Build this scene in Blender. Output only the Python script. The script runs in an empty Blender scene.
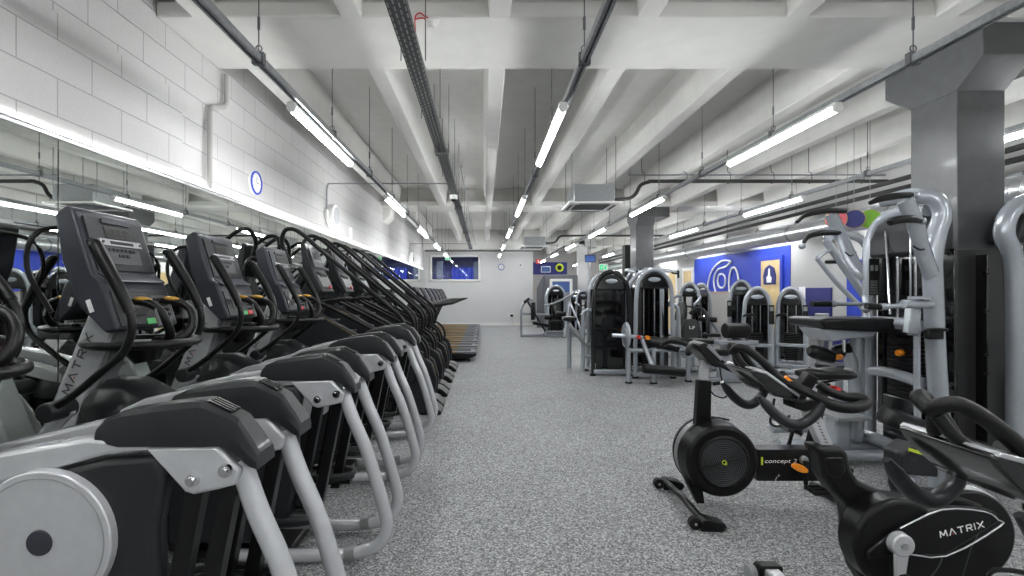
import bpy, bmesh, math, random
from mathutils import Vector, Matrix, Euler
random.seed(7)
PI = math.pi
S = bpy.context.scene
C = S.collection
F, CX, CY, H = 490.0, 484.0, 292.0, 1.4      # focal length and principal point in pixels, lens height

# ------------------------------------------------------------------ materials
def lin(c):
    return tuple(((v / 12.92) if v <= .04045 else ((v + .055) / 1.055) ** 2.4) for v in c)

def mat(name, col, rough=.5, metal=0., coat=0., var=.08, scale=30., bump=0., spec=.5):
    m = bpy.data.materials.new(name); m.use_nodes = True
    nt = m.node_tree; b = nt.nodes['Principled BSDF']
    c = lin(col)
    tc = nt.nodes.new('ShaderNodeTexCoord')
    n = nt.nodes.new('ShaderNodeTexNoise'); n.inputs['Scale'].default_value = scale; n.inputs['Detail'].default_value = 3
    nt.links.new(tc.outputs['Object'], n.inputs['Vector'])
    r = nt.nodes.new('ShaderNodeValToRGB')
    r.color_ramp.elements[0].position = .3; r.color_ramp.elements[1].position = .7
    r.color_ramp.elements[0].color = (*[v * (1 - var) for v in c], 1)
    r.color_ramp.elements[1].color = (*[min(1, v * (1 + var)) for v in c], 1)
    nt.links.new(n.outputs['Fac'], r.inputs['Fac'])
    nt.links.new(r.outputs['Color'], b.inputs['Base Color'])
    b.inputs['Roughness'].default_value = rough; b.inputs['Metallic'].default_value = metal
    b.inputs['Coat Weight'].default_value = coat; b.inputs['Coat Roughness'].default_value = .08
    b.inputs['Specular IOR Level'].default_value = spec
    if bump:
        bp = nt.nodes.new('ShaderNodeBump'); bp.inputs['Strength'].default_value = bump; bp.inputs['Distance'].default_value = .004
        nt.links.new(n.outputs['Fac'], bp.inputs['Height']); nt.links.new(bp.outputs['Normal'], b.inputs['Normal'])
    return m

def emit(name, col, st):
    m = bpy.data.materials.new(name); m.use_nodes = True
    nt = m.node_tree; b = nt.nodes['Principled BSDF']
    b.inputs['Base Color'].default_value = (*lin(col), 1)
    b.inputs['Emission Color'].default_value = (*lin(col), 1); b.inputs['Emission Strength'].default_value = st
    return m

M = {}
M['silver'] = mat('silver_paint', (.75, .755, .765), .26, .3, .6, .03)
M['silver_dark'] = mat('grey_paint', (.52, .525, .53), .4, .2, .2, .04)
M['silver_right'] = mat('platinum_paint', (.64, .66, .69), .24, .35, .6, .03)
M['black'] = mat('black_plastic', (.065, .065, .07), .34, 0, 0, .12, 60, .1, spec=.26)
M['black_gloss'] = mat('black_gloss', (.06, .06, .065), .18, 0, .6, .05)
M['black_metal'] = mat('black_metal', (.06, .06, .065), .33, .1, .1, .1, spec=.26)
M['char'] = mat('charcoal_plastic', (.145, .15, .158), .36, 0, .1, .06, 80, .15, spec=.26)
M['slate'] = mat('slate_plastic', (.20, .205, .235), .36, 0, .15, .04, 60, spec=.26)
M['panel'] = mat('console_panel', (.30, .305, .315), .4, 0, .1, .04, 60, spec=.26)
M['rubber'] = mat('rubber', (.08, .08, .08), .6, 0, 0, .15, 120, .2, spec=.26)
M['foam'] = mat('foam_grip', (.06, .06, .063), .42, 0, 0, .1, 150, .3, spec=.26)
M['vinyl'] = mat('vinyl', (.065, .065, .07), .34, 0, .1, .08, 90, .15, spec=.26)
M['chrome'] = mat('chrome', (.85, .85, .86), .12, 1, 0, .02)
M['screen'] = mat('screen_glass', (.05, .055, .06), .3, 0, .1, .02)
M['digits'] = mat('digit_segments', (.22, .20, .18), .4)
M['orange'] = mat('orange_plastic', (.92, .55, .12), .4)
M['gold'] = mat('gold_sensor', (.80, .62, .25), .3, .5)
M['goldline'] = mat('gold_trim', (.50, .42, .22), .4, .2)
M['red'] = mat('red_plastic', (.80, .16, .16), .4)
M['green'] = mat('green_plastic', (.25, .65, .35), .4)
M['lime'] = mat('lime_print', (.75, .82, .20), .5)
M['whitep'] = mat('white_plastic', (.88, .88, .87), .4, 0, 0, .02)
M['white_print'] = mat('white_print', (.92, .92, .92), .5)
M['dark_print'] = mat('dark_print', (.2, .2, .2), .5)
M['galv'] = mat('galvanised_steel', (.60, .61, .62), .38, .75, 0, .15, 40)
M['galv_dark'] = mat('dull_galvanised', (.42, .425, .43), .5, .5, 0, .2, 90)
M['duct'] = mat('duct_steel', (.80, .81, .82), .3, .85, 0, .08, 12)
M['pipe'] = mat('insulated_pipe', (.20, .20, .20), .7, 0, 0, .1, 60, .3)
M['tan'] = mat('tan_rail', (.62, .50, .30), .5, 0, 0, .15, 12)
M['belt'] = mat('running_belt', (.20, .20, .21), .7, 0, 0, .1, 90)
M['silver_rail'] = mat('treadmill_grey', (.44, .45, .47), .35, .2, .2, .05)
M['column'] = mat('charcoal_paint', (.31, .315, .32), .40, 0, .1, .12, 9, .25)
M['cladding'] = mat('dark_cladding', (.19, .19, .195), .38, 0, .1, .08, 6)
M['ceil'] = mat('painted_concrete', (.86, .856, .84), .85, 0, 0, .035, 5, .35)
M['wall'] = mat('wall_paint', (.80, .80, .80), .8, 0, 0, .015, 4)
M['wallright'] = mat('pale_grey_wall_paint', (.70, .70, .695), .8, 0, 0, .015, 4)
M['wallgrey'] = mat('grey_wall_paint', (.62, .61, .60), .8, 0, 0, .02, 4)
M['blue'] = mat('blue_paint', (.13, .24, .70), .6, 0, 0, .03, 4)
M['navy'] = mat('navy_board', (.12, .14, .42), .6, 0, 0, .04, 8)
M['bluein'] = mat('blue_curtain', (.10, .20, .62), .7, 0, 0, .2, 8)
M['wood'] = mat('pale_wood', (.82, .72, .52), .5, 0, 0, .08, 6)
M['woodtop'] = mat('oak_capping', (.72, .60, .40), .5, 0, 0, .1, 10)
M['pink'] = mat('pink_disc', (.90, .42, .45), .6)
M['navyd'] = mat('navy_disc', (.22, .25, .50), .6)
M['greend'] = mat('green_disc', (.50, .72, .20), .6)
M['booth'] = mat('booth_laminate', (.36, .37, .39), .5, 0, 0, .04, 8)
M['steelbin'] = mat('brushed_steel', (.70, .70, .70), .3, .9, 0, .05)
M['led'] = emit('led_diffuser', (.985, .995, 1), 24.)
M['cove'] = emit('cove_led', (1, 1, 1), 5.)
M['exitg'] = emit('exit_green', (.15, .70, .45), .5)
M['screen_on'] = emit('lit_screen', (.20, .30, .50), .12)
M['glass'] = mat('smoked_glass', (.04, .04, .045), .05, 0, .3, .02)

def brickmat():
    m = bpy.data.materials.new('painted_blockwork'); m.use_nodes = True
    nt = m.node_tree; b = nt.nodes['Principled BSDF']; L = nt.links.new
    tc = nt.nodes.new('ShaderNodeTexCoord'); sp = nt.nodes.new('ShaderNodeSeparateXYZ'); cb = nt.nodes.new('ShaderNodeCombineXYZ')
    L(tc.outputs['Object'], sp.inputs[0]); L(sp.outputs['Y'], cb.inputs['X']); L(sp.outputs['Z'], cb.inputs['Y'])
    mp = nt.nodes.new('ShaderNodeMapping'); mp.inputs['Location'].default_value = (.17, .03, 0); L(cb.outputs[0], mp.inputs[0])
    bk = nt.nodes.new('ShaderNodeTexBrick')
    bk.inputs['Color1'].default_value = (*lin((.735, .73, .725)), 1); bk.inputs['Color2'].default_value = (*lin((.72, .715, .71)), 1)
    bk.inputs['Mortar'].default_value = (*lin((.58, .575, .57)), 1)
    bk.inputs['Scale'].default_value = 1; bk.inputs['Mortar Size'].default_value = .004; bk.inputs['Mortar Smooth'].default_value = .3
    bk.inputs['Brick Width'].default_value = .5; bk.inputs['Row Height'].default_value = .222
    L(mp.outputs[0], bk.inputs['Vector'])
    n = nt.nodes.new('ShaderNodeTexNoise'); n.inputs['Scale'].default_value = 70; L(tc.outputs['Object'], n.inputs['Vector'])
    mx = nt.nodes.new('ShaderNodeMix'); mx.data_type = 'RGBA'; mx.blend_type = 'MULTIPLY'; mx.inputs[0].default_value = .12
    L(bk.outputs['Color'], mx.inputs[6]); L(n.outputs['Fac'], mx.inputs[7]); L(mx.outputs[2], b.inputs['Base Color'])
    b.inputs['Roughness'].default_value = .75
    ad = nt.nodes.new('ShaderNodeMath'); ad.operation = 'MULTIPLY_ADD'; ad.inputs[1].default_value = -3; L(bk.outputs['Fac'], ad.inputs[0]); L(n.outputs['Fac'], ad.inputs[2])
    bp = nt.nodes.new('ShaderNodeBump'); bp.inputs['Strength'].default_value = .6; bp.inputs['Distance'].default_value = .004
    L(ad.outputs[0], bp.inputs['Height']); L(bp.outputs['Normal'], b.inputs['Normal'])
    return m
M['block'] = brickmat()

def floormat():
    m = bpy.data.materials.new('speckled_rubber_floor'); m.use_nodes = True
    nt = m.node_tree; b = nt.nodes['Principled BSDF']; L = nt.links.new
    tc = nt.nodes.new('ShaderNodeTexCoord')
    v = nt.nodes.new('ShaderNodeTexVoronoi'); v.inputs['Scale'].default_value = 125; L(tc.outputs['Object'], v.inputs['Vector'])
    sp = nt.nodes.new('ShaderNodeSeparateColor'); L(v.outputs['Color'], sp.inputs[0])
    r = nt.nodes.new('ShaderNodeValToRGB'); cr = r.color_ramp
    cr.elements[0].position = 0; cr.elements[0].color = (*lin((.30, .30, .305)), 1)
    cr.elements[1].position = 1; cr.elements[1].color = (*lin((.79, .79, .79)), 1)
    for p, c in ((.22, .40), (.5, .53), (.8, .65)):
        e = cr.elements.new(p); e.color = (*lin((c * .99, c, c * 1.01)), 1)
    L(sp.outputs[0], r.inputs['Fac'])
    n = nt.nodes.new('ShaderNodeTexNoise'); n.inputs['Scale'].default_value = 1.2; n.inputs['Detail'].default_value = 4; L(tc.outputs['Object'], n.inputs['Vector'])
    r2 = nt.nodes.new('ShaderNodeValToRGB'); r2.color_ramp.elements[0].position = .3; r2.color_ramp.elements[1].position = .7
    r2.color_ramp.elements[0].color = (.86, .86, .86, 1); r2.color_ramp.elements[1].color = (1, 1, 1, 1); L(n.outputs['Fac'], r2.inputs['Fac'])
    mx = nt.nodes.new('ShaderNodeMix'); mx.data_type = 'RGBA'; mx.blend_type = 'MULTIPLY'; mx.inputs[0].default_value = 1
    L(r.outputs['Color'], mx.inputs[6]); L(r2.outputs['Color'], mx.inputs[7]); L(mx.outputs[2], b.inputs['Base Color'])
    b.inputs['Roughness'].default_value = .62
    bp = nt.nodes.new('ShaderNodeBump'); bp.inputs['Strength'].default_value = .15; bp.inputs['Distance'].default_value = .002
    L(v.outputs['Distance'], bp.inputs['Height']); L(bp.outputs['Normal'], b.inputs['Normal'])
    return m
M['floor'] = floormat()

def mirrormat():
    m = bpy.data.materials.new('mirror_silvering'); m.use_nodes = True
    b = m.node_tree.nodes['Principled BSDF']
    b.inputs['Base Color'].default_value = (.70, .73, .70, 1); b.inputs['Metallic'].default_value = 1; b.inputs['Roughness'].default_value = .008
    return m
M['mirror'] = mirrormat()

def ductmat():
    m = M['duct']; nt = m.node_tree; b = nt.nodes['Principled BSDF']; L = nt.links.new
    tc = nt.nodes.new('ShaderNodeTexCoord')
    w = nt.nodes.new('ShaderNodeTexWave'); w.wave_type = 'BANDS'; w.bands_direction = 'Y'; w.inputs['Scale'].default_value = 2.6
    L(tc.outputs['Object'], w.inputs['Vector'])
    r = nt.nodes.new('ShaderNodeValToRGB'); r.color_ramp.elements[0].position = .9; r.color_ramp.elements[1].position = 1
    L(w.outputs['Fac'], r.inputs['Fac'])
    bp = nt.nodes.new('ShaderNodeBump'); bp.inputs['Strength'].default_value = .8; bp.inputs['Distance'].default_value = .01
    L(r.outputs['Color'], bp.inputs['Height']); L(bp.outputs['Normal'], b.inputs['Normal'])
ductmat()

# ------------------------------------------------------------------ mesh helpers
def smooth_path(pts, sub=5):
    P = [Vector(p) for p in pts]
    if len(P) < 3 or sub < 2: return P
    out = []
    for i in range(len(P) - 1):
        p0 = P[i - 1] if i else P[0] * 2 - P[1]; p1 = P[i]; p2 = P[i + 1]
        p3 = P[i + 2] if i + 2 < len(P) else P[-1] * 2 - P[-2]
        for k in range(sub):
            t = k / sub
            out.append(.5 * ((2 * p1) + (p2 - p0) * t + (2 * p0 - 5 * p1 + 4 * p2 - p3) * t * t + (3 * p1 - p0 - 3 * p2 + p3) * t ** 3))
    out.append(P[-1])
    return out

class MB:
    def __init__(s): s.bm = bmesh.new()
    def box(s, c, d, rot=None):
        m = Matrix.Translation(c)
        if rot: m = m @ Euler(rot).to_matrix().to_4x4()
        r = bmesh.ops.create_cube(s.bm, size=1)
        bmesh.ops.transform(s.bm, matrix=m @ Matrix.Diagonal((*d, 1)), verts=r['verts']); return s
    def prism(s, poly, a, b, axis='y'):
        f = {'y': lambda p, t: (p[0], t, p[1]), 'x': lambda p, t: (t, p[0], p[1]), 'z': lambda p, t: (p[0], p[1], t)}[axis]
        A = [s.bm.verts.new(f(p, a)) for p in poly]; B = [s.bm.verts.new(f(p, b)) for p in poly]
        n = len(poly); fs = [s.bm.faces.new(A), s.bm.faces.new(B[::-1])]
        for i in range(n): fs.append(s.bm.faces.new((A[i], B[i], B[(i + 1) % n], A[(i + 1) % n])))
        bmesh.ops.recalc_face_normals(s.bm, faces=fs); return s
    def tube(s, pts, r, n=10, sub=5, r2=None, up=(0, 1, 0), closed=False):
        """tube along a smoothed path; r radius (or list at the control points), r2 the radius along 'up' for oval sections"""
        P = smooth_path(pts, sub); N = len(P); k = len(pts)
        rr = [r] * N if not isinstance(r, (list, tuple)) else [
            (lambda t: r[int(t)] + (r[min(int(t) + 1, k - 1)] - r[int(t)]) * (t - int(t)))(i * (k - 1) / max(1, N - 1)) for i in range(N)]
        rings = []; U = Vector(up)
        for i, p in enumerate(P):
            if closed: t = P[(i + 1) % N] - P[i - 1]
            else: t = P[min(i + 1, N - 1)] - P[max(i - 1, 0)]
            t.normalize()
            u = U - t * U.dot(t)
            if u.length < 1e-3: u = Vector((1, 0, 0)) - t * t.x
            u.normalize(); w = t.cross(u); U = u if not isinstance(up, tuple) or abs(t.dot(Vector(up))) > .9 else Vector(up)
            q = (r2 / (r if not isinstance(r, (list, tuple)) else r[0])) if r2 else 1
            rings.append([s.bm.verts.new(p + (u * math.cos(a) * q + w * math.sin(a)) * rr[i]) for a in (2 * PI * j / n for j in range(n))])
        fs = []
        for i in range(N if closed else N - 1):
            a, b = rings[i], rings[(i + 1) % N]
            for j in range(n): fs.append(s.bm.faces.new((a[j], a[(j + 1) % n], b[(j + 1) % n], b[j])))
        if not closed: fs += [s.bm.faces.new(rings[0][::-1]), s.bm.faces.new(rings[-1])]
        bmesh.ops.recalc_face_normals(s.bm, faces=fs); return s
    def cyl(s, a, b, r, r2=None, n=20):
        a = Vector(a); b = Vector(b); t = (b - a).normalized()
        u = Vector((0, 0, 1)) if abs(t.z) < .9 else Vector((1, 0, 0)); u = (u - t * u.dot(t)).normalized(); w = t.cross(u); r2 = r if r2 is None else r2
        A = []; B = []
        for j in range(n):
            d = u * math.cos(2 * PI * j / n) + w * math.sin(2 * PI * j / n)
            A.append(s.bm.verts.new(a + d * r)); B.append(s.bm.verts.new(b + d * r2))
        fs = [s.bm.faces.new(A[::-1]), s.bm.faces.new(B)]
        for j in range(n): fs.append(s.bm.faces.new((A[j], A[(j + 1) % n], B[(j + 1) % n], B[j])))
        bmesh.ops.recalc_face_normals(s.bm, faces=fs); return s
    def torus(s, c, R, r, axis='y', n=28, m=8, sx=1, sz=1):
        c = Vector(c); f = {'y': lambda a: Vector((math.cos(a) * sx, 0, math.sin(a) * sz)), 'x': lambda a: Vector((0, math.cos(a) * sx, math.sin(a) * sz)), 'z': lambda a: Vector((math.cos(a) * sx, math.sin(a) * sz, 0))}[axis]
        return s.tube([c + f(2 * PI * i / n) * R for i in range(n)], r, m, 1, closed=True, up={'y': (0, 1, 0), 'x': (1, 0, 0), 'z': (0, 0, 1)}[axis])
    def sph(s, c, r, sc=(1, 1, 1), n=16, rot=None):
        v = bmesh.ops.create_uvsphere(s.bm, u_segments=n, v_segments=n // 2 + 2, radius=r)['verts']
        m = Matrix.Translation(c) @ (Euler(rot).to_matrix().to_4x4() if rot else Matrix()) @ Matrix.Diagonal((*sc, 1))
        bmesh.ops.transform(s.bm, matrix=m, verts=v); return s
    def rings(s, secs, caps=True):
        """loft closed sections (equal point counts)"""
        R = [[s.bm.verts.new(p) for p in q] for q in secs]; n = len(R[0]); fs = []
        for a, b in zip(R, R[1:]):
            for j in range(n): fs.append(s.bm.faces.new((a[j], a[(j + 1) % n], b[(j + 1) % n], b[j])))
        if caps: fs += [s.bm.faces.new(R[0][::-1]), s.bm.faces.new(R[-1])]
        bmesh.ops.recalc_face_normals(s.bm, faces=fs); return s
    def build(s, name, m, parent=None, bevel=0, seg=2, org=(0, 0, 0), angle=38, subsurf=0):
        if org != (0, 0, 0): bmesh.ops.translate(s.bm, vec=-Vector(org), verts=s.bm.verts)
        me = bpy.data.meshes.new(name); s.bm.to_mesh(me); s.bm.free()
        me.materials.append(M[m] if isinstance(m, str) else m)
        me.shade_smooth(); me.set_sharp_from_angle(angle=math.radians(angle))
        o = bpy.data.objects.new(name, me); C.objects.link(o)
        if parent: o.parent = parent
        if bevel:
            b = o.modifiers.new('b', 'BEVEL'); b.width = bevel; b.segments = seg; b.limit_method = 'ANGLE'; b.angle_limit = math.radians(40)
        if subsurf:
            b = o.modifiers.new('s', 'SUBSURF'); b.levels = subsurf; b.render_levels = subsurf
        return o

def text_mesh(mb_name, body, m, parent, origin, right, up, size, width=None, offset=.002, xs=1.0, space=1.0, shear=0):
    cu = bpy.data.curves.new('t', 'FONT'); cu.body = body; cu.size = 1; cu.extrude = 0; cu.space_character = space; cu.resolution_u = 3; cu.offset = .003; cu.shear = shear
    o = bpy.data.objects.new('t', cu); C.objects.link(o)
    dg = bpy.context.evaluated_depsgraph_get(); dg.update()
    me = bpy.data.meshes.new_from_object(o.evaluated_get(dg)); bpy.data.objects.remove(o)
    xs_ = [v.co.x for v in me.vertices]; ys_ = [v.co.y for v in me.vertices]
    x0, x1, y0, y1 = min(xs_), max(xs_), min(ys_), max(ys_)
    R = Vector(right).normalized(); U = Vector(up).normalized(); Nn = R.cross(U)
    k = size / (y1 - y0); kx = (width / (x1 - x0)) if width else k * xs
    for v in me.vertices:
        v.co = Vector(origin) + R * ((v.co.x - (x0 + x1) / 2) * kx) + U * ((v.co.y - (y0 + y1) / 2) * k) + Nn * offset
    me.materials.clear(); me.materials.append(M[m]); me.name = mb_name
    ob = bpy.data.objects.new(mb_name, me); C.objects.link(ob); ob.parent = parent
    return ob

GL = {'M': (1.2, [[(0, 0), (.12, 1), (.6, .22), (1.08, 1), (1.2, 0)]]), 'A': (1.1, [[(0, 0), (.55, 1), (1.1, 0)]]), 'T': (1.1, [[(0, .93), (1.1, .93)], [(.55, .93), (.55, 0)]]),
      'R': (1.0, [[(.06, 0), (.06, .93), (.85, .93), (.97, .7), (.85, .45), (.06, .45)], [(.5, .45), (1.0, 0)]]), 'I': (.12, [[(.06, 0), (.06, 1)]]), 'X': (1.1, [[(0, 0), (1.1, 1)], [(0, 1), (1.1, 0)]])}
def matrix_text(m, parent, origin, right, up, size, width, off=.003):
    R = Vector(right).normalized(); U = Vector(up).normalized(); Nn = R.cross(U); gap = .42
    tot = sum(GL[c][0] for c in 'MATRIX') + gap * 5; kx = width / tot; x = -tot / 2; mb = MB(); rd = MB()
    f = lambda a, b, t: Vector(origin) + R * (a * kx) + U * ((b - .5) * size) + Nn * (off + t)
    for c in 'MATRIX':
        w_, strokes = GL[c]
        for st in strokes:
            for (a0, b0), (a1, b1) in zip(st, st[1:]):
                dx, dz = (a1 - a0) * kx, (b1 - b0) * size; L = math.hypot(dx, dz); hw = size * .085; nx, nz = -dz / L * hw / kx, dx / L * hw / size
                q = [f(x + a0 + nx, b0 + nz, 0), f(x + a0 - nx, b0 - nz, 0), f(x + a1 - nx, b1 - nz, 0), f(x + a1 + nx, b1 + nz, 0)]
                mb.rings([q, [p + Nn * .001 for p in q]])
        if c == 'A': rd.rings([[f(x + .42, .10, t), f(x + .68, .10, t), f(x + .55, .36, t)] for t in (0, .001)])
        x += w_ + gap
    o = mb.build('lettering', m, parent); rd.build('red_letter_mark', 'red', parent); return o

def tag(o, label, cat=None, group=None, kind=None):
    if label: o['label'] = label
    if cat: o['category'] = cat
    if group: o['group'] = group
    if kind: o['kind'] = kind
    return o

def empty(name, loc, rz=0):
    o = bpy.data.objects.new(name, None); C.objects.link(o); o.location = loc; o.rotation_euler = (0, 0, rz); o.empty_display_size = .1
    return o

def copy_tree(o, parent=None):
    c = o.copy(); C.objects.link(c); c.parent = parent
    for ch in list(o.children): copy_tree(ch, c)
    return c

def struct(mb, name, m, bevel=0, label=None):
    o = mb.build(name, m, None, bevel); o['kind'] = 'structure'
    if label: o['label'] = label
    return o

# ------------------------------------------------------------------ the room
XL, XR, YB, YF = -2.49, 7.0, 20.4, 27.0
ZS, ZR = 3.95, 3.49
struct(MB().box(((XL + XR) / 2, 11.5, -.06), (XR - XL + .4, 31.4, .12)), 'floor', 'floor')
ce = MB()
ce.box(((XL + XR) / 2, 11.5, ZS + .06), (XR - XL + .4, 31.4, .12))
beams = [(-4.3, -3.4), (3.72, 4.60), (11.9, 12.8), (20.06, 20.75)]
def rib(x, y0, y1):
    ce.prism([(x - .08, ZR), (x + .08, ZR), (x + .13, ZS + .01), (x - .13, ZS + .01)], y0, y1)
for (a, b) in beams[:3]:
    ce.box(((XL + XR) / 2, (a + b) / 2, ZR + .06), (XR - XL, b - a, .12))
    ce.box(((XL + XR) / 2, (a + b) / 2 + .05, (ZR + ZS) / 2 + .05), (XR - XL, b - a - .36, ZS - ZR - .08))
ce.box(((XL + 2.35) / 2, 20.25, (3.13 + ZS) / 2), (2.35 - XL, .30, ZS - 3.13))
ce.box(((2.35 + XR) / 2, 20.4, (3.35 + ZS) / 2), (XR - 2.35, .6, ZS - 3.35))
for i in range(-2, 7):
    x = .12 + 1.13 * i
    if x < XR: rib(x, -3.4, 3.74); rib(x, 4.58, 11.92); rib(x, 12.78, 20.1)
for i in range(3, 7): rib(.12 + 1.13 * i, 20.7, 27)
struct(ce, 'ceiling', 'ceil', .012)
w = MB()
w.box((XL - .12, 8.0, 1.975), (.24, 24.9, 3.95))
w.box((XL + .012, -.1, 2.66), (.03, 8.2, .70))          # blockwork standing proud below the ledge
struct(w, 'wall_left', 'block')
w = MB(); w.box((XR + .1, 11.5, 1.975), (.2, 31.4, 3.95)); struct(w, 'wall_right', 'wallright')
w = MB(); WX0, WX1, WZ0, WZ1 = -2.21, -.19, 1.88, 2.90
w.box(((XL - .1 + WX0) / 2, YB + .1, 1.975), (WX0 - XL + .1, .2, 3.95)); w.box(((WX1 + 2.04) / 2, YB + .1, 1.975), (2.04 - WX1, .2, 3.95))
w.box(((WX0 + WX1) / 2, YB + .1, WZ0 / 2), (WX1 - WX0, .2, WZ0)); w.box(((WX0 + WX1) / 2, YB + .1, (WZ1 + 3.95) / 2), (WX1 - WX0, .2, 3.95 - WZ1))
w.box((1.94, YB + 3.3, 1.975), (.2, 6.4, 3.95))
struct(w, 'wall_end', 'wall')
struct(MB().box((4.5, YF + .1, 1.975), (5.4, .2, 3.95)), 'wall_recess', 'wallgrey')
struct(MB().box((2.25, -4.1, 1.975), (9.8, .2, 3.95)), 'wall_behind', 'wall')
struct(MB().box((-.22, YB - .012, .06), (4.5, .024, .12)), 'baseboard_end', 'whitep')
struct(MB().box((XR - .012, 11.5, .06), (.024, 31, .12)), 'baseboard_right', 'whitep')
# corbels carrying the beams on the left wall, and the slim vertical conduit groove
for k, y in enumerate((12.4,)):
    c = MB(); c.prism([(XL - .02, 3.12), (XL + .10, 3.2), (XL + .17, 3.30), (XL + .17, 3.49), (XL - .02, 3.49)], y - .28, y + .28)
    struct(c, 'trim_%d' % (k + 1), 'ceil', .01)
c = MB(); c.tube([(XL + .045, 4.37, 2.32), (XL + .045, 4.37, 3.0), (XL + .045, 4.40, 3.06), (XL + .045, 4.61, 3.14), (XL + .045, 4.65, 3.2), (XL + .045, 4.65, 3.46)], .022, 8, 1)
tag(c.build('cable_conduit', 'wallgrey'), 'vertical painted conduit kinking up the white block wall above the mirror', 'pipe')

# window in the end wall with a blue room behind it, lit by an added fill
wf = MB()
for z in (WZ0, WZ1): wf.box(((WX0 + WX1) / 2, YB - .01, z), (WX1 - WX0 + .12, .10, .09))
for x in (WX0, WX1): wf.box((x, YB - .01, (WZ0 + WZ1) / 2), (.09, .10, WZ1 - WZ0 + .09))
win = wf.build('window_1', 'whitep', None, .008); win['kind'] = 'structure'
def glassmat():
    m = bpy.data.materials.new('window_glass'); m.use_nodes = True
    nt = m.node_tree; b = nt.nodes['Principled BSDF']
    b.inputs['Base Color'].default_value = (.75, .82, .95, 1); b.inputs['Roughness'].default_value = .02
    b.inputs['Transmission Weight'].default_value = 1; b.inputs['IOR'].default_value = 1.5
    return m
M['wglass'] = glassmat()
MB().box(((WX0 + WX1) / 2, YB + .02, (WZ0 + WZ1) / 2), (WX1 - WX0, .012, WZ1 - WZ0)).build('pane', 'wglass', win)
w = MB(); w.box((-1.2, YB + 2.1, 1.5), (2.7, .1, 3)); w.box((-2.6, YB + 1.15, 1.5), (.1, 1.9, 3)); w.box((.2, YB + 1.15, 1.5), (.1, 1.9, 3)); w.box((-1.2, YB + 1.15, 3.05), (2.9, 2, .1)); w.box((-1.2, YB + 1.15, .02), (2.9, 1.9, .04))
struct(w, 'wall_side_room', 'navy')
cu = MB(); cu.rings([[(x, YB + 1.7 + .03 * math.sin(x * 40) + d, z) for x, d in [(-1.45 + i * .03, 0) for i in range(34)] + [(-.46 - i * .03, .02) for i in range(34)]] for z in (1.2, 2.5)])
tag(cu.build('curtain', 'bluein'), 'bright blue pleated curtain behind the end wall window', 'curtain')
sh = MB(); sh.box((-1.95, YB + 1.2, 1.8), (.25, .3, 1.9)); sh.box((-.3, YB + 1.3, 2.3), (.3, .2, .9)); sh.box((-1.2, YB + .7, 2.95), (1.6, .1, .08))
for z in (1.2, 1.6, 2.0, 2.4): sh.box((-1.95, YB + 1.03, z), (.23, .06, .02))
tag(sh.build('storage_rack', 'booth', None, .01), 'dark grey storage rack beside the blue curtain behind the window', 'rack')
la = bpy.data.lights.new('side_room_fill', 'AREA'); la.energy = 26; la.size = .4; la.color = (.75, .85, 1)  # added unseen area light that brightens the room behind the pane
lo = bpy.data.objects.new('side_room_fill', la); C.objects.link(lo); lo.location = (-1.2, YB + .45, 2.97)

# columns with corbelled heads
def column(x, y, m, label, w=.39, capdy=.50, capn=.43):
    c = MB(); hw = w / 2
    c.box((x, y, 1.6), (w, w + .05, 3.2))
    c.prism([(y - hw - .02, 3.04), (y + hw + .02, 3.04), (y + capdy, 3.24), (y + capdy, ZR), (y - capn, ZR), (y - capn, 3.24)], x - hw - .004, x + hw + .004, 'x')
    c.box((x + .3, y, 3.36), (.5, .84, .24))
    o = struct(c, 'column', m, .008, label)
    return o
column(4.06, 4.22, 'column', 'charcoal painted concrete column beside the weight machines at the right')
column(3.99, 12.4, 'column', 'grey painted column in the middle distance behind the weight machines', .44)
column(4.08, 20.4, 'wall', 'white column at the far end beside the dark booth', .36, .3, .3)

struct(MB().box((4.06, 4.22, .875), (.41, .46, 1.75)), 'trim_5', 'cladding', .006, 'dark cladding around the lower half of the near column')

# mural, doors and openings on the right wall
def wallpt(px, py, off=.02):
    X = XR - off; Y = F * X / (px - CX); return Vector((X, Y, H + (CY - py) * Y / F))
a = wallpt(694, 259.5); b = wallpt(790, 244.5)
struct(MB().box((XR - .006, (a.y + b.y) / 2, a.z / 2), (.012, a.y - b.y, a.z)), 'trim_3', 'blue', 0, 'blue painted wall panel')
def pxloop(pts, closed=True, r=.028):
    P = [wallpt(660 + x / 5.76, 260 + y / 5.76, .04) for x, y in pts]
    mb = MB()
    P = smooth_path(P + [P[0]] if closed else P, 4)
    mb.tube(P[:-1] if closed else P, r, 6, 1, closed=closed, up=(1, 0, 0)); return mb
mu = empty('wall_logo', (XR - .03, 14, 0))
def logo(mb): return mb.build('neon_line', 'white_print', mu, 0, 2, (XR - .03, 14, 0))
logo(pxloop([(272, 260), (272, 180), (282, 110), (305, 52), (345, 12), (380, 2), (408, 10), (388, 32), (370, 42), (335, 55), (315, 90), (310, 130), (318, 175), (335, 230)], False))
logo(pxloop([(332, 120), (338, 90), (355, 80), (372, 92), (378, 120), (372, 150), (355, 160), (338, 150)]))
logo(pxloop([(400, 230), (398, 150), (400, 90), (410, 55), (425, 42), (440, 60), (450, 100), (455, 150), (458, 230)], False))
tag(mu, 'white curving line logo on the blue wall', 'wall logo')
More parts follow.
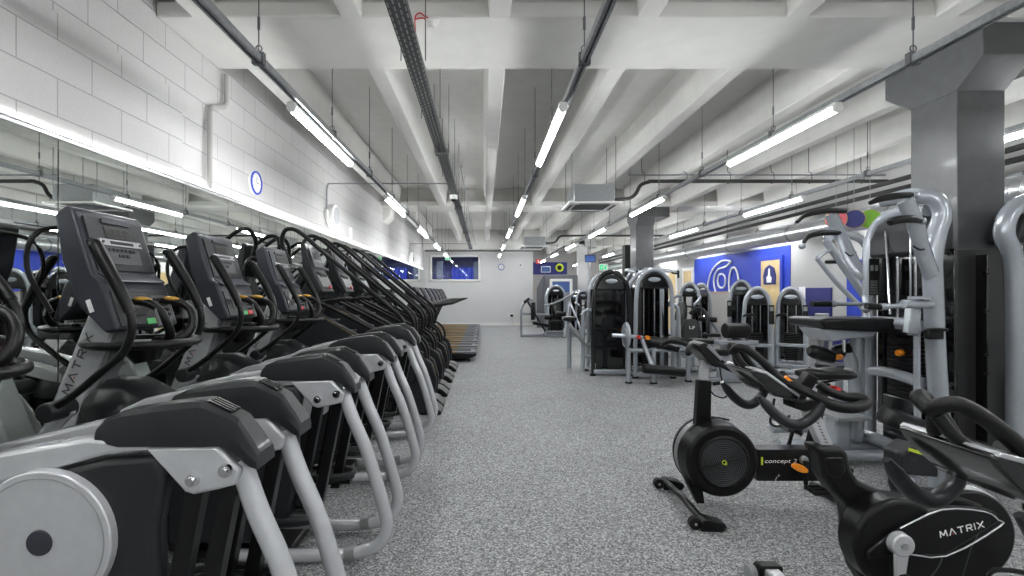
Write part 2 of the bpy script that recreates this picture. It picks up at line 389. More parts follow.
def door(name, px0, px1, ztop, m, frame, icon=False):
    y1 = F * XR / (px0 - CX); y0 = F * XR / (px1 - CX)
    d = MB().box((XR - .035, (y0 + y1) / 2, ztop / 2), (.04, y1 - y0, ztop)).build(name, m, None, .005); d['kind'] = 'structure'
    f = MB(); f.box((XR - .03, y0 - .05, ztop / 2), (.06, .1, ztop)); f.box((XR - .03, y1 + .05, ztop / 2), (.06, .1, ztop)); f.box((XR - .03, (y0 + y1) / 2, ztop + .05), (.06, y1 - y0 + .2, .1))
    f.build('door_frame', frame, d, .004)
    h = MB(); h.cyl((XR - .10, y1 - .1, 1.02), (XR - .10, y1 - .24, 1.02), .012, n=8); h.cyl((XR - .05, y1 - .1, 1.02), (XR - .10, y1 - .1, 1.02), .012, n=8); h.build('handle', 'steelbin', d)
    if icon:
        cy = (y0 + y1) / 2
        pl = [(cy - .24, 1.58), (cy + .24, 1.58), (cy + .26, 1.8), (cy + .18, 1.98), (cy, 2.06), (cy - .18, 1.98), (cy - .26, 1.8)]
        s_ = MB().prism(pl, XR - .075, XR - .055, 'x').build('badge', 'navy', d)
        g = MB(); g.prism([(cy - .09, 1.63), (cy + .09, 1.63), (cy + .11, 1.76), (cy + .04, 1.80), (cy + .02, 1.97), (cy - .03, 1.97), (cy - .04, 1.80), (cy - .11, 1.74)], XR - .082, XR - .075, 'x'); g.build('hand_sign', 'white_print', s_)
door('door_1', 763, 782, 2.17, 'wood', 'blue', True)
door('door_2', 685, 693, 2.12, 'wood', 'whitep')
door('door_3', 670, 677, 2.12, 'wood', 'whitep')
t = MB(); a0 = F * XR / 376; a1 = F * XR / 367; t.box((XR - .02, (a0 + a1) / 2, 1.0), (.04, a1 - a0 + .12, 2.0)); struct(t, 'trim_4', 'blue')
# notice board with a paper, bins
y0 = F * XR / 348.5; y1 = F * XR / 314
nb = empty('notice_board', (XR - .02, (y0 + y1) / 2, .85)); oo = (XR - .02, (y0 + y1) / 2, .85)
MB().box((XR - .02, (y0 + y1) / 2, 1.16), (.03, y1 - y0, .66)).build('board', 'navy', nb, .004, 2, oo)
MB().box((XR - .04, y1 - .2, 1.38), (.008, .21, .27)).build('notice', 'white_print', nb, 0, 2, oo)
tag(nb, 'navy notice board with one white notice on the right wall', 'notice board')
def binn(x, y, h, r, m, band, label):
    o = empty('waste_bin', (x, y, 0)); MB().cyl((0, 0, 0), (0, 0, h), r * .9, r, 24).build('body', m, o, .004); MB().torus((0, 0, h), r, .012, 'z').build('rim', band, o)
    tag(o, label, 'bin')
binn(6.45, 9.35, .98, .11, 'steelbin', 'steelbin', 'tall steel bin below the navy notice board')
binn(6.55, 8.95, .93, .16, 'navy', 'whitep', 'wider navy bin with white rim beside the steel bin')
# discs high on the wall
for (px, m, nm, lab) in ((836, 'pink', 'pink', 'pink round disc, leftmost of three hanging by the duct'), (854, 'navyd', 'navy', 'navy round disc, middle one of three hanging by the duct'), (870, 'greend', 'green', 'green round disc, rightmost of three hanging by the duct')):
    p = ((px - CX) * 7 / F, 7.0, H + 73 * 7 / F); o = empty('hanging_disc', p, .92)
    MB().cyl((-.02, 0, 0), (.02, 0, 0), .126, n=36).build('face', m, o, .004)
    MB().torus((.012, 0, 0), .128, .008, 'x', 36).build('rim', 'wood', o); MB().cyl((0, 0, .125), (0, 0, ZS - p[2]), .004, n=6).build('hanging_wire', 'galv', o)
    tag(o, lab, 'decoration')
# low partition with oak capping
pt = empty('low_partition', (6.0, 12.8, 0)); MB().box((0, 0, .69), (.12, 4.4, 1.38)).build('panel', 'wallgrey', pt, .004); MB().box((0, 0, 1.395), (.16, 4.44, .03)).build('capping', 'woodtop', pt, .005)
tag(pt, 'low grey partition with oak capping in front of the blue wall', 'partition')

# ------------------------------------------------------------------ mirror wall
mr = empty('wall_mirror', (XL, 8, .25))
mo = (XL, 8, .25)
yj = 2.82 - 1.17 * 4
while yj < 19.6:
    MB().box((XL + .035, yj + .585, 1.265), (.008, 1.162, 2.03)).build('mirror_panel', 'mirror', mr, 0, 2, mo); yj += 1.17
YM = yj
MB().box((XL + .03, (YM + -1.86) / 2, 2.29), (.035, YM + 1.86, .018)).build('top_channel', 'steelbin', mr, 0, 2, mo)
MB().box((XL + .03, (YM + -1.86) / 2, .24), (.035, YM + 1.86, .018)).build('bottom_channel', 'steelbin', mr, 0, 2, mo)
tag(mr, 'long wall mirror in joined panels behind the cardio machines', 'mirror')
ls = empty('cove_light', (XL + .03, 9, 2.3)); MB().box((0, 0, .012), (.03, 21, .012)).build('aluminium_profile', 'steelbin', ls); MB().box((0.002, 0, .022), (.022, 21, .008)).build('led_strip', 'cove', ls)
tag(ls, 'thin lit LED strip along the top edge of the wall mirror', 'light')

# ------------------------------------------------------------------ ceiling services
NTH = ['nearest', 'second', 'third', 'fourth', 'fifth', 'sixth', 'seventh', 'eighth', 'ninth', 'tenth']
RUN = ['leftmost run above the ellipticals', 'run above the aisle', 'run crossing the cassette pipe', 'run right of the charcoal column', 'rightmost run beside the round duct']
LY = [(-3.3, -1.64), (.10, 1.76), (3.70, 5.36), (7.26, 8.92), (10.8, 12.46), (14.3, 15.96), (17.8, 19.46)]
LX = [-1.46, .60, 2.68, 4.74, 6.72]
b0 = None
for ri, x in enumerate(LX):
    yend = 19.9 if x < 2.5 else 26.5
    tr = empty('light_track', (x, 8, 2.84))
    ch = MB(); L_ = yend + 3.6; cy = (yend - 3.6) / 2 - 8
    ch.box((.035, cy, .05), (.05, L_, .006)); ch.box((.012, cy, .03), (.006, L_, .045)); ch.box((.058, cy, .03), (.006, L_, .045)); ch.box((.02, cy, .008), (.018, L_, .006)); ch.box((.05, cy, .008), (.018, L_, .006))
    ch.build('channel', 'galv', tr)
    y = -2.9
    while y < yend:
        zt = ZR + .02 if any(a - .1 < y < b + .1 for a, b in beams) else ZS
        if ri == 0 or True:
            hg = MB(); hg.cyl((.035, y - 8, .06), (.035, y - 8, zt - 2.84), .004, n=6); hg.box((.035, y - 8, .035), (.075, .035, .075)); hg.cyl((.035, y - 8, .22), (.035, y - 8, .30), .009, n=6); hg.torus((.035, y - 8, .1), .02, .004, 'y', 10, 5)
            hg.build('hanger', 'galv_dark', tr)
        y += 1.5
    tag(tr, 'long galvanised light track, ' + RUN[ri], 'light track')
    ly = LY if x < 2.5 else LY + [(21.3, 23.1), (24.2, 26.0)]
    for k, (a, b) in enumerate(ly):
        if b0 is None:
            b0 = empty('ceiling_light', (x, (a + b) / 2, 2.80))
            MB().box((0, 0, .025), (.062, 1.66, .028)).build('housing', 'whitep', b0, .006)
            d = MB(); d.rings([[(.028 * math.cos(t), yy, -.004 + .032 * math.sin(t)) for t in [2 * PI * j / 12 for j in range(12)]] for yy in (-.80, .80)]); d.build('diffuser', 'led', b0)
            for s_ in (-1, 1): MB().cyl((0, s_ * .80, -.002), (0, s_ * .832, -.002), .034, n=14).build('end_cap', 'whitep', b0)
            o = b0
        else: o = copy_tree(b0); o.location = (x, (a + b) / 2, 2.80)
        n = k - 2
        wh = 'lit LED batten, ' + (NTH[n] + ' in view in the ' if n >= 0 else ('behind the camera in the ' if k == 0 else 'overhead of the camera in the ')) + RUN[ri]
        tag(o, wh, 'ceiling light', 'LED battens on the light tracks')

# perforated cable tray
def perfmat():
    m = mat('perforated_steel', (.45, .455, .46), .5, .4); nt = m.node_tree; b = nt.nodes['Principled BSDF']; L = nt.links.new
    tc = nt.nodes.new('ShaderNodeTexCoord'); sp = nt.nodes.new('ShaderNodeSeparateXYZ'); cb = nt.nodes.new('ShaderNodeCombineXYZ')
    L(tc.outputs['Object'], sp.inputs[0]); ad = nt.nodes.new('ShaderNodeMath'); ad.operation = 'ADD'; L(sp.outputs['X'], ad.inputs[0]); L(sp.outputs['Z'], ad.inputs[1])
    L(sp.outputs['Y'], cb.inputs['X']); L(ad.outputs[0], cb.inputs['Y'])
    bk = nt.nodes.new('ShaderNodeTexBrick'); bk.inputs['Scale'].default_value = 1; bk.inputs['Brick Width'].default_value = .075; bk.inputs['Row Height'].default_value = .034; bk.inputs['Mortar Size'].default_value = .0125
    bk.inputs['Color1'].default_value = (*lin((.62, .62, .62)), 1); bk.inputs['Color2'].default_value = (*lin((.5, .5, .5)), 1); bk.inputs['Mortar'].default_value = (*lin((.27, .275, .28)), 1)  # brightness of the ceiling behind the slots is put into their pale colour
    L(cb.outputs[0], bk.inputs['Vector']); L(bk.outputs['Color'], b.inputs['Base Color']); return m
M['perforated'] = perfmat()
ct = empty('cable_tray', (-.52, 8, 3.1))
tb = MB()
tb.box((0, 0, 0), (.12, 23, .004))
for s_ in (-1, 1): tb.box((s_ * .06, 0, .025), (.004, 23, .05))
tb.build('tray', 'perforated', ct)
for y in (-2, .6, 2.0, 4.2, 6.0, 8.0):
    MB().box((0, y, .01), (.15, .09, .075)).build('coupler', 'galv_dark', ct, .004)
for i, y in enumerate([k * 1.2 - 8 for k in range(17)]):
    for s_ in (-.09, .09): MB().cyl((s_, y, 0), (s_, y, ZR + (.46 if not any(a < y + 8 < b for a, b in beams) else 0) - 3.1), .004, n=6).build('rod', 'galv_dark', ct)
cb = MB()
for k in range(4):
    cb.tube([(-.04 + .025 * k, -11 + 1.1 * i, .012 + .01 * math.sin(i * 2 + k)) for i in range(21)], .008, 6, 2)
cb.build('cables', 'rubber', ct)
tag(ct, 'perforated steel cable tray hanging over the aisle', 'cable tray')
# fire detector with red cable
fd = empty('smoke_detector', (-.40, 3.75, ZR)); MB().cyl((0, 0, 0), (0, 0, -.03), .055, .055).build('base', 'whitep', fd, .006)
MB().cyl((0, 0, -.03), (0, 0, -.07), .045, .028).build('sensor_head', 'whitep', fd, .004)
MB().tube([(-.11, .1, -.36), (-.12, .0, -.15), (-.12, -.05, -.02), (-.08, -.08, .0), (-.05, -.06, -.012), (-.02, -.05, -.02)], .005, 6).build('red_cable', 'red', fd)
MB().tube([(-.12, -.05, -.03), (-.07, -.04, -.015), (-.03, -.02, -.02)], .005, 6).build('red_cable', 'red', fd)
tag(fd, 'white smoke detector with red cable under the near ceiling beam', 'smoke detector')
# cctv dome
cc = empty('security_camera', (-.53, 8.55, 3.06)); MB().cyl((0, 0, .03), (0, 0, -.03), .07).build('base', 'whitep', cc, .006)
MB().sph((0, 0, -.04), .055, (1, 1, .9)).build('dome', 'screen', cc); MB().torus((0, 0, -.035), .06, .012, 'z').build('ring', 'whitep', cc)
tag(cc, 'white dome security camera under the cable tray', 'security camera')
# wall speakers with conduit
def spk(y, z, pz, lab, tx=-.45):
    o = empty('wall_speaker', (XL, y, z))
    MB().cyl((.0, 0, 0), (.13, 0, 0), .185, .175, 28).build('cabinet', 'whitep', o, .02, 3); MB().cyl((.128, 0, 0), (.136, 0, 0), .14, .14, 28).build('grille', 'silver', o)
    MB().box((.03, -.20, -.0), (.05, .07, .12)).build('junction_box', 'whitep', o, .006)
    tag(o, lab, 'speaker')
    p = MB().tube([(XL + .03, y - .17, z + .08), (XL + .03, y - .17, pz - .1), (XL + .05, y - .17, pz - .02), (XL + .14, y - .17, pz), (-1.4, y - .17, pz), (tx, y - .17, pz)], .011, 8, 3).build('conduit', 'galv')
    tag(p, 'thin steel conduit from cable tray down to ' + ('nearer' if y < 10 else 'farther') + ' wall speaker', 'pipe')
spk(7.85, 2.62, 3.1, 'round white wall speaker above the mirror, the nearer of two')
spk(16.4, 2.56, 3.0, 'round white wall speaker near the far corner, the farther of two')
tag(MB().box((XL + .01, 9.1, 2.5), (.02, .16, .2)).build('wall_plate', 'whitep', None, .004), 'blank white plate on left wall beside the nearer wall speaker', 'wall plate')
# clocks
def clock(loc, rz, r, lab):
    o = empty('wall_clock', loc, rz)
    MB().cyl((0, 0, 0), (0, -.03, 0), r, n=36).build('case', 'whitep', o); MB().torus((0, -.03, 0), r * .93, r * .09, 'y', 36).build('rim', 'blue', o)
    h = MB(); h.box((0, -.034, r * .25), (r * .05, .002, r * .55)); h.box((r * .18, -.034, .0), (r * .42, .002, r * .05)); h.build('hands', 'dark_print', o)
    k = MB()
    for i in range(12): a = i * PI / 6; k.box((math.sin(a) * r * .74, -.032, math.cos(a) * r * .74), (r * .05, .002, r * .05))
    k.build('hour_marks', 'dark_print', o); tag(o, lab, 'clock')
clock((XL, 5.3, 2.58), PI / 2, .125, 'blue rimmed round clock on the left block wall')
clock((.72, YB, 2.44), 0, .13, 'blue rimmed round clock on the far end wall')
o = empty('motion_sensor', (1.52, YB, 2.53)); MB().box((0, -.03, 0), (.14, .06, .07)).build('case', 'whitep', o, .01); MB().sph((0, -.07, -.01), .03).build('lens', 'rubber', o); tag(o, 'small white sensor with dark lens right of the far clock', 'sensor')
o = empty('wall_socket', (1.12, YB, .42)); MB().box((0, -.012, 0), (.22, .024, .13)).build('plate', 'whitep', o, .004); MB().box((.03, -.045, 0), (.14, .05, .09)).build('plug', 'rubber', o, .01)
MB().tube([(.02, -.07, -.04), (.05, -.1, -.2), (.15, -.25, -.41), (.5, -.4, -.41), (.9, -.2, -.41)], .008, 6).build('flex', 'woodtop', o); tag(o, 'wall socket with black plug low on the far wall', 'socket')
# small hanging exit sign and the far one
def exitsign(loc, w, h, lab, hang, rz=0):
    o = empty('exit_sign', loc, rz); MB().box((0, 0, 0), (w, .03, h)).build('sign_box', 'whitep', o, .004)
    MB().box((-w * .22, -.017, 0), (w * .42, .004, h * .7)).build('green_field', 'exitg', o); f = MB(); f.box((-w * .25, -.021, 0), (w * .06, .003, h * .4)); f.box((-w * .15, -.021, 0), (w * .14, .003, h * .12)); f.build('running_figure', 'white_print', o)
    f = MB(); f.prism([(w * .12, -h * .28), (w * .36, -h * .28), (w * .36, h * .28), (w * .12, h * .28)], -.019, -.016); f.build('arrow_field', 'exitg', o)
    if hang: MB().cyl((0, 0, h / 2), (0, 0, h / 2 + hang), .006, n=6).build('hanger', 'galv', o)
    tag(o, lab, 'exit sign')
exitsign((-1.25, 17.0, 2.56), .20, .11, 'small green exit sign hanging in front of the end window', .28)
exitsign((5.9, 24.2, 2.62), .42, .34, 'green and white exit sign left of the middle column', .9)
# cassette air conditioners and their pipes
def cassette(x, y, lab):
    o = empty('air_conditioner', (x, y, 2.85))
    MB().box((0, 0, .17), (.66, .70, .28)).build('casing', 'galv', o, .01)
    p = MB(); p.box((0, .36, .0), (.86, .14, .035)); p.box((0, -.36, .0), (.86, .14, .035)); p.box((.36, 0, .0), (.14, .60, .035)); p.box((-.36, 0, .0), (.14, .60, .035)); p.build('fascia', 'whitep', o, .008)
    g = MB()
    for i in range(11): g.box((0, -.25 + i * .05, -.004), (.56, .018, .012))
    g.build('grille', 'galv_dark', o); MB().box((0, 0, .012), (.58, .58, .01)).build('filter', 'rubber', o)
    for (a, b, cx, cy) in ((.5, .05, 0, -.36), (.5, .05, 0, .36), (.05, .5, .36, 0), (.05, .5, -.36, 0)): MB().box((cx, cy, -.018), (a, b, .006)).build('air_vane', 'dark_print', o)
    for sx in (-.36, .36):
        for sy in (-.3, .3): MB().cyl((sx, sy, .1), (sx, sy, 1.1), .005, n=6).build('rod', 'galv_dark', o)
    b = MB(); b.box((.36, .05, .14), (.08, .12, .1)); b.cyl((.36, .18, .17), (.46, .18, .17), .03, n=10); b.build('valve_box', 'galv_dark', o)
    tag(o, lab, 'air conditioner')
cassette(1.80, 8.33, 'ceiling cassette air conditioner hanging near the middle of the hall')
cassette(1.62, 15.9, 'smaller looking far cassette air conditioner near the end wall')
def pipe(name, pts, r, m, lab, cat='pipe', sub=4):
    o = MB().tube(pts, r, 10, sub).build(name, m); tag(o, lab, cat)
pipe('insulated_pipe', [(2.24, 8.45, 2.99), (2.38, 8.45, 3.0), (2.52, 8.45, 3.02), (2.62, 8.45, 3.10), (2.70, 8.45, 3.24), (2.85, 8.45, 3.30), (3.05, 8.45, 3.31), (5.0, 8.45, 3.31), (6.96, 8.45, 3.31)], .032, 'pipe', 'black insulated pipe bending out of the nearer cassette unit')
pipe('insulated_pipe', [(2.02, 16.0, 2.99), (2.3, 16.0, 3.02), (2.4, 16.0, 3.12), (2.5, 16.0, 3.22), (2.8, 16.0, 3.24), (4.5, 16.0, 3.24), (6.1, 16.0, 3.24)], .032, 'pipe', 'black insulated pipe bending out of the far cassette unit')
pipe('drain_pipe', [(2.5, 8.5, 3.43), (6.96, 8.5, 3.43)], .014, 'galv', 'thin pale pipe just above the nearer insulated pipe', 'pipe', 1)
hk = empty('pipe_hangers', (4, 8.45, 3.45))
for x in (2.72, 3.45, 4.2, 4.95, 5.6, 6.5): MB().tube([(x - 4, .0, .45), (x - 4, 0, .05), (x - 4 + .045, 0, .0), (x - 4 + .05, 0, -.12), (x - 4 + .02, 0, -.18), (x - 4 - .02, 0, -.165)], .006, 6).build('hook', 'galv_dark', hk)
tag(hk, 'steel hooks carrying the nearer insulated pipe', 'pipe hanger')
pipe('insulated_pipe', [(6.1, -3.5, 3.05), (6.1, 26, 3.05)], .036, 'pipe', 'long black insulated pipe above the duct, upper of the pair', 'pipe', 1)
pipe('insulated_pipe', [(6.12, -3.5, 2.92), (6.12, 26, 2.92)], .036, 'pipe', 'long black insulated pipe above the duct, lower of the pair', 'pipe', 1)
du = empty('air_duct', (6.33, 8, 2.60)); MB().cyl((0, -11, 0), (0, 18, 0), .165, n=36).build('spiral_duct', 'duct', du)
for y in (-3.0, -.5, 2.0, 4.5, 7, 10, 13): MB().cyl((0, y, 0), (0, y + .06, 0), .172, n=36).build('joint_band', 'galv', du)
tag(du, 'long round spiral steel duct along the right wall', 'duct')
pipe('conduit', [(-2.4, 20.0, 3.08), (2.3, 20.0, 3.08)], .03, 'galv_dark', 'grey conduit along the top of the far end wall', 'pipe', 1)
pipe('sprinkler_pipe', [(-.35, 7.4, 3.30), (-.35, 20, 3.30)], .012, 'galv', 'slim steel pipe right of the cable tray', 'pipe', 1)

# far end: booth, tv, blue band, ring
bo = empty('photo_booth', (2.85, 19.2, 0))
MB().box((.15, .25, 1.03), (1.3, .7, 2.06)).build('cabin', 'booth', bo, .01)
MB().prism([(-.78, 0), (-.5, 0), (-.5, 2.05), (-.62, 1.9), (-.78, 1.55)], .0, .06).build('side_wing', 'booth', bo, .004)
fr = MB(); fr.box((.15, -.12, 1.86), (.86, .04, .10)); fr.box((.15, -.12, .55), (.86, .04, .10)); fr.box((-.24, -.12, 1.2), (.10, .04, 1.36)); fr.box((.54, -.12, 1.2), (.10, .04, 1.36)); fr.build('white_frame', 'whitep', bo, .004)  # plain white frame around the booth screen
MB().box((.15, -.105, 1.6), (.68, .02, .42)).build('screen', 'screen_on', bo); MB().box((.15, -.105, 1.0), (.68, .02, .78)).build('lower_panel', 'silver_dark', bo)
tag(bo, 'dark grey booth with white framed screen at far end', 'booth')
tag(MB().box((3.2, 23.9, 2.55), (1.7, .05, .6)).build('blue_banner', 'navy', None, .004), 'dark blue banner above the far booth', 'banner')
o = empty('display_screen', (3.0, 23.8, 2.5)); MB().box((0, 0, 0), (.46, .05, .3)).build('bezel', 'whitep', o, .005); MB().box((0, -.03, 0), (.40, .01, .24)).build('picture', 'screen_on', o); tag(o, 'small lit screen above the left of the booth', 'screen')
o = empty('round_sign', (3.67, 23.8, 2.58)); MB().torus((0, 0, 0), .16, .045, 'y', 24).build('ring', 'lime', o); MB().cyl((0, .03, 0), (0, .0, 0), .12).build('backing', 'rubber', o); tag(o, 'lime green ring sign above the booth', 'sign')
o = empty('fire_sign', (2.25, 20.3, 2.66)); MB().box((0, 0, 0), (.20, .03, .2)).build('plate', 'red', o, .004); f = MB(); f.box((0, -.018, -.01), (.03, .004, .09)); f.box((0, -.018, .05), (.06, .004, .02)); f.build('symbol', 'white_print', o); tag(o, 'small red and white sign at the end wall corner', 'sign')
o = empty('television', (4.25, 19.6, 2.74), -.35); MB().box((0, 0, 0), (.42, .06, .30), (.25, 0, 0)).build('bezel', 'rubber', o, .008); MB().box((0, -.035, -.008), (.37, .01, .25), (.25, 0, 0)).build('screen', 'screen_on', o); MB().cyl((0, .05, .1), (0, .05, 1.15), .02, n=10).build('pole', 'galv', o); tag(o, 'small tilted television hanging right of the white column', 'television')
tag(MB().cyl((4.50, 21.3, 0), (4.50, 21.3, 3.0), .13, n=24).build('round_duct_riser', 'duct'), 'vertical round steel riser behind the television', 'duct')
tag(MB().box((4.45, 21.6, 1.28), (.14, .1, 2.56)).build('blue_post', 'blue', None, .004), 'blue upright strip beside the white column', 'panel')
tag(MB().box((3.60, 12.4, 1.29), (.14, .25, 2.58)).build('dark_panel', 'rubber', None, .01), 'tall black strip panel left of the middle column', 'panel')
tag(MB().box((3.62, 26.9, 1.6), (2.6, .06, .03)).build('dado_rail', 'woodtop'), 'thin oak rail along the far recessed wall', 'rail')

# dark equipment cabinet strip and cover plates against the near column
tag(MB().box((3.845, 4.2, 1.2), (.02, .22, .7)).build('cover_plate', 'column', None, .004), 'dark painted cover plate low on the charcoal column', 'cover plate')
# ------------------------------------------------------------------ ellipticals (profile measured in x, z; y across the machine)
def circ(cx, cz, r, n=28, a0=0, a1=2 * PI): return [(cx + r * math.cos(a0 + (a1 - a0) * i / n), cz + r * math.sin(a0 + (a1 - a0) * i / n)) for i in range(n)]

def make_elliptical():
    g = (-1.35, 0, 0); R = empty('elliptical_trainer', g)
    def P(mb, n, m, par=R, bev=0, seg=2, ang=38): return mb.build(n, m, par, bev, seg, g, ang)
    b = MB(); b.box((-1.75, 0, .075), (1.1, .13, .09)); b.box((-2.2, 0, .05), (.12, .62, .08)); b.box((-1.25, 0, .05), (.5, .34, .05)); P(b, 'base_frame', 'black_metal', bev=.012)
    for s in (-1, 1):
        y = s * .16
        f = MB().tube([(-.728, y, .90), (-.673, y, .747), (-.607, y, .594), (-.545, y, .40), (-.505, y, .25), (-.50, y, .19), (-.525, y, .125), (-.58, y, .085), (-.68, y, .055), (-.84, y, .048), (-1.0, y, .045), (-1.35, y, .045)], .033, 14, 5)
        fr = P(f, 'frame_rail', 'silver')
        c = MB(); c.cyl((-.66, y, .067), (-.71, y, .058), .038, n=16); P(c, 'rail_clamp', 'silver_dark', fr)
        # bracket with two bolts
        k = MB().prism([(-.985, .95), (-.774, .957), (-.70, .885), (-.718, .84), (-.765, .828), (-.84, .812), (-.866, .82)], y - .046, y + .046)
        k = P(k, 'side_bracket', 'silver', bev=.012, seg=3)
        for (bx, bz) in ((-.84, .858), (-.745, .885)):
            t = MB().cyl((bx, y + s * .044, bz), (bx, y + s * .056, bz), .0215, .018, 18); t.cyl((bx, y + s * .056, bz), (bx, y + s * .062, bz), .012, .009, 12)
            P(t, 'bolt', 'chrome', k)
        # upper arm in silver, tapering towards the rear
        u = MB().prism([(-1.85, .80), (-1.72, .86), (-1.39, .935), (-1.15, .975), (-.97, .963), (-.96, .940), (-1.10, .925), (-1.39, .847), (-1.72, .76), (-1.85, .74)], y - .04, y + .04)
        P(u, 'upper_arm', 'silver', bev=.015, seg=3)
        # moulded cover: wide rounded top
        prof = [(-1.134, 1.00, .968), (-1.11, 1.028, .958), (-1.055, 1.052, .952), (-.93, 1.073, .953), (-.825, 1.084, .953), (-.812, 1.082, .953), (-.765, 1.056, .955), (-.728, 1.040, .938), (-.712, 1.030, .925), (-.672, .975, .898), (-.648, .935, .890)]
        secs = []
        for x, zt, zb in prof:
            hw = (.050 if x > -1.1 else .036) + max(0, x + .73) * .12; h = zt - zb
            secs.append([(x, y + dx * hw, zb + dz * h) for dx, dz in ((-1, 0), (-1.02, .42), (-.86, .86), (-.66, 1), (.66, 1), (.86, .86), (1.02, .42), (1, 0))])
        cv = P(MB().rings(secs), 'arm_cover', 'char', bev=.003, ang=16)
        v = MB()
        for q in range(4): v.box((-.772, y + (q - 1.5) * .015, 1.064), (.075, .007, .006), (0, .44, 0))
        P(v, 'cover_ribs', 'black', cv)
        # two hanging links per side
        for (xt, zt, xb, zb) in ((-.845, .85, -.95, .30), (-.742, .87, -.86, .27)):
            dx = .026; l = MB().prism([(xt - dx, zt), (xt + dx, zt), (xb + dx, zb), (xb - dx, zb)], y - .024, y + .024)
            P(l, 'swing_link', 'black_metal', bev=.004)
        # pedal, pedal bar
        pz = .36 if s > 0 else .26; px = -.93 if s > 0 else -1.02
        pb = MB().tube([(-1.50, y, .50 + s * .06), (-1.2, y, pz + .05), (px - .05, y, pz - .045), (px + .16, y, pz - .05)], .022, 8, 3, r2=.03)
        P(pb, 'pedal_bar', 'silver_dark' if s < 0 else 'black_metal')
        pl = [(px + .19 * math.cos(t) * (1 if math.cos(t) < 0 else .95), y + .085 * math.sin(t)) for t in [2 * PI * i / 24 for i in range(24)]]
        pd = P(MB().prism(pl, pz - .035, pz - .015, 'z'), 'pedal', 'char', bev=.004)
        rim = MB().tube([(a, b_, pz) for a, b_ in pl], .014, 8, 1, closed=True, up=(0, 0, 1)); P(rim, 'pedal_rim', 'char', pd)
        # crank disc
        if s < 0:
            dsc = MB().cyl((-1.265, s * .195, .686), (-1.265, s * .225, .686), .205, .202, 56)
            dsc = P(dsc, 'crank_cover', 'silver', bev=.004, seg=2)
            P(MB().torus((-1.265, s * .2255, .686), .183, .0016, 'y', 56, 6), 'rim_groove', 'silver_dark', dsc)
            P(MB().cyl((-1.265, s * .22, .686), (-1.265, s * .230, .686), .038, .036, 28), 'hub_cap', 'slate', dsc, .002)
        # pivot boss and moving handle
        yy = s * .33
        P(MB().cyl((-2.095, s * .20, .82), (-2.095, s * .35, .82), .052, .046, 24), 'pivot_boss', 'char', bev=.008)
        hx = -.015 if s < 0 else -.05
        P_ = [(-2.07, s * .31, .835), (-1.95, s * .315, .915), (-1.84, s * .32, 1.005), (-1.735, s * .32, 1.095), (-1.692, s * .32, 1.17), (-1.68, s * .32, 1.25), (-1.70, s * .32, 1.34)]
        h = P(MB().tube([(x + hx, y_, z) for x, y_, z in P_], .019, 12, 5), 'moving_handle', 'black')
        G = [(-1.69, s * .32, 1.30), (-1.715, s * .32, 1.36), (-1.76, s * .32, 1.45), (-1.83, s * .315, 1.57), (-1.868, s * .31, 1.63), (-1.90, s * .305, 1.645)]
        gr = P(MB().tube([(x + hx, y_, z) for x, y_, z in G], [.024, .026, .028, .030, .030, .016], 12, 5, r2=.024), 'hand_grip', 'black', h)
        # fixed pulse handle
        Q = [(-1.78, s * .02, 1.13), (-1.70, s * .05, 1.14), (-1.66, s * .09, 1.19), (-1.665, s * .12, 1.26), (-1.70, s * .13, 1.315), (-1.76, s * .12, 1.345), (-1.84, s * .11, 1.35)]
        fh = P(MB().tube(Q, [.03, .028, .024, .022, .021, .022, .018], 10, 4), 'pulse_handle', 'black')
        P(MB().sph((-1.785, s * .117, 1.362), .032, (1.5, .75, .45), 12, (0, .1, 0)), 'pulse_sensor', 'gold', fh)
        P(MB().box((-1.685, s * .145, 1.27), (.012, .012, .09), (0, -.25, 0)), 'pulse_plate', 'silver_dark', fh)
    # crank housing between the discs
    P(MB().prism([(-1.60, .12), (-1.12, .12), (-.975, .28), (-.945, .50), (-.95, .72), (-.925, .87), (-.95, .925), (-1.1, .915), (-1.4, .84), (-1.6, .80)], -.20, -.135), 'side_shroud', 'char', bev=.02, seg=3)
    P(MB().prism([(-1.66, .14), (-1.32, .14), (-1.22, .40), (-1.24, .70), (-1.36, .80), (-1.66, .80)], -.135, .20), 'crank_housing', 'char', bev=.02, seg=3)
    hd = []
    for x, hw, zt in ((-2.14, .10, .84), (-2.02, .15, .93), (-1.88, .18, .93), (-1.76, .18, .86), (-1.64, .16, .80), (-1.52, .14, .74)):
        hd.append([(x, hw * a, .62 + (zt - .62) * c) for a, c in ((-1, 0), (-1, .6), (-.75, .9), (-.35, 1), (.35, 1), (.75, .9), (1, .6), (1, 0))])
    P(MB().rings(hd), 'front_hood', 'char', bev=.01)
    # leaning mast in silver with grey face
    ms = P(MB().prism([(-2.40, .10), (-2.24, .10), (-2.22, .56), (-1.92, 1.32), (-2.085, 1.32), (-2.38, .60)], -.085, .085), 'mast', 'silver', bev=.015, seg=3)
    P(MB().prism([(-2.235, .55), (-2.20, .55), (-1.905, 1.30), (-1.93, 1.30)], -.065, .065), 'mast_face', 'silver_dark', ms, .004)
    d = Vector((.30, 0, .74)).normalized()
    matrix_text('dark_print', ms, Vector((-2.150, -.085, 1.02)) - Vector(g), d, (-d.z, 0, d.x), .042, .34)
    for s in (-1, 1): P(MB().tube([(-2.06, s * .24, .82), (-2.2, s * .22, .68), (-2.34, s * .20, .45)], .035, 10, 3, r2=.02), 'rocker_arm', 'silver')
    # tray ring round the mast
    tr = [(-1.86 + .26 * math.cos(t_), .25 * math.sin(t_)) for t_ in [2 * PI * i / 30 for i in range(30)]]
    ty = P(MB().prism(tr, 1.105, 1.125, 'z'), 'accessory_tray', 'black', bev=.004)
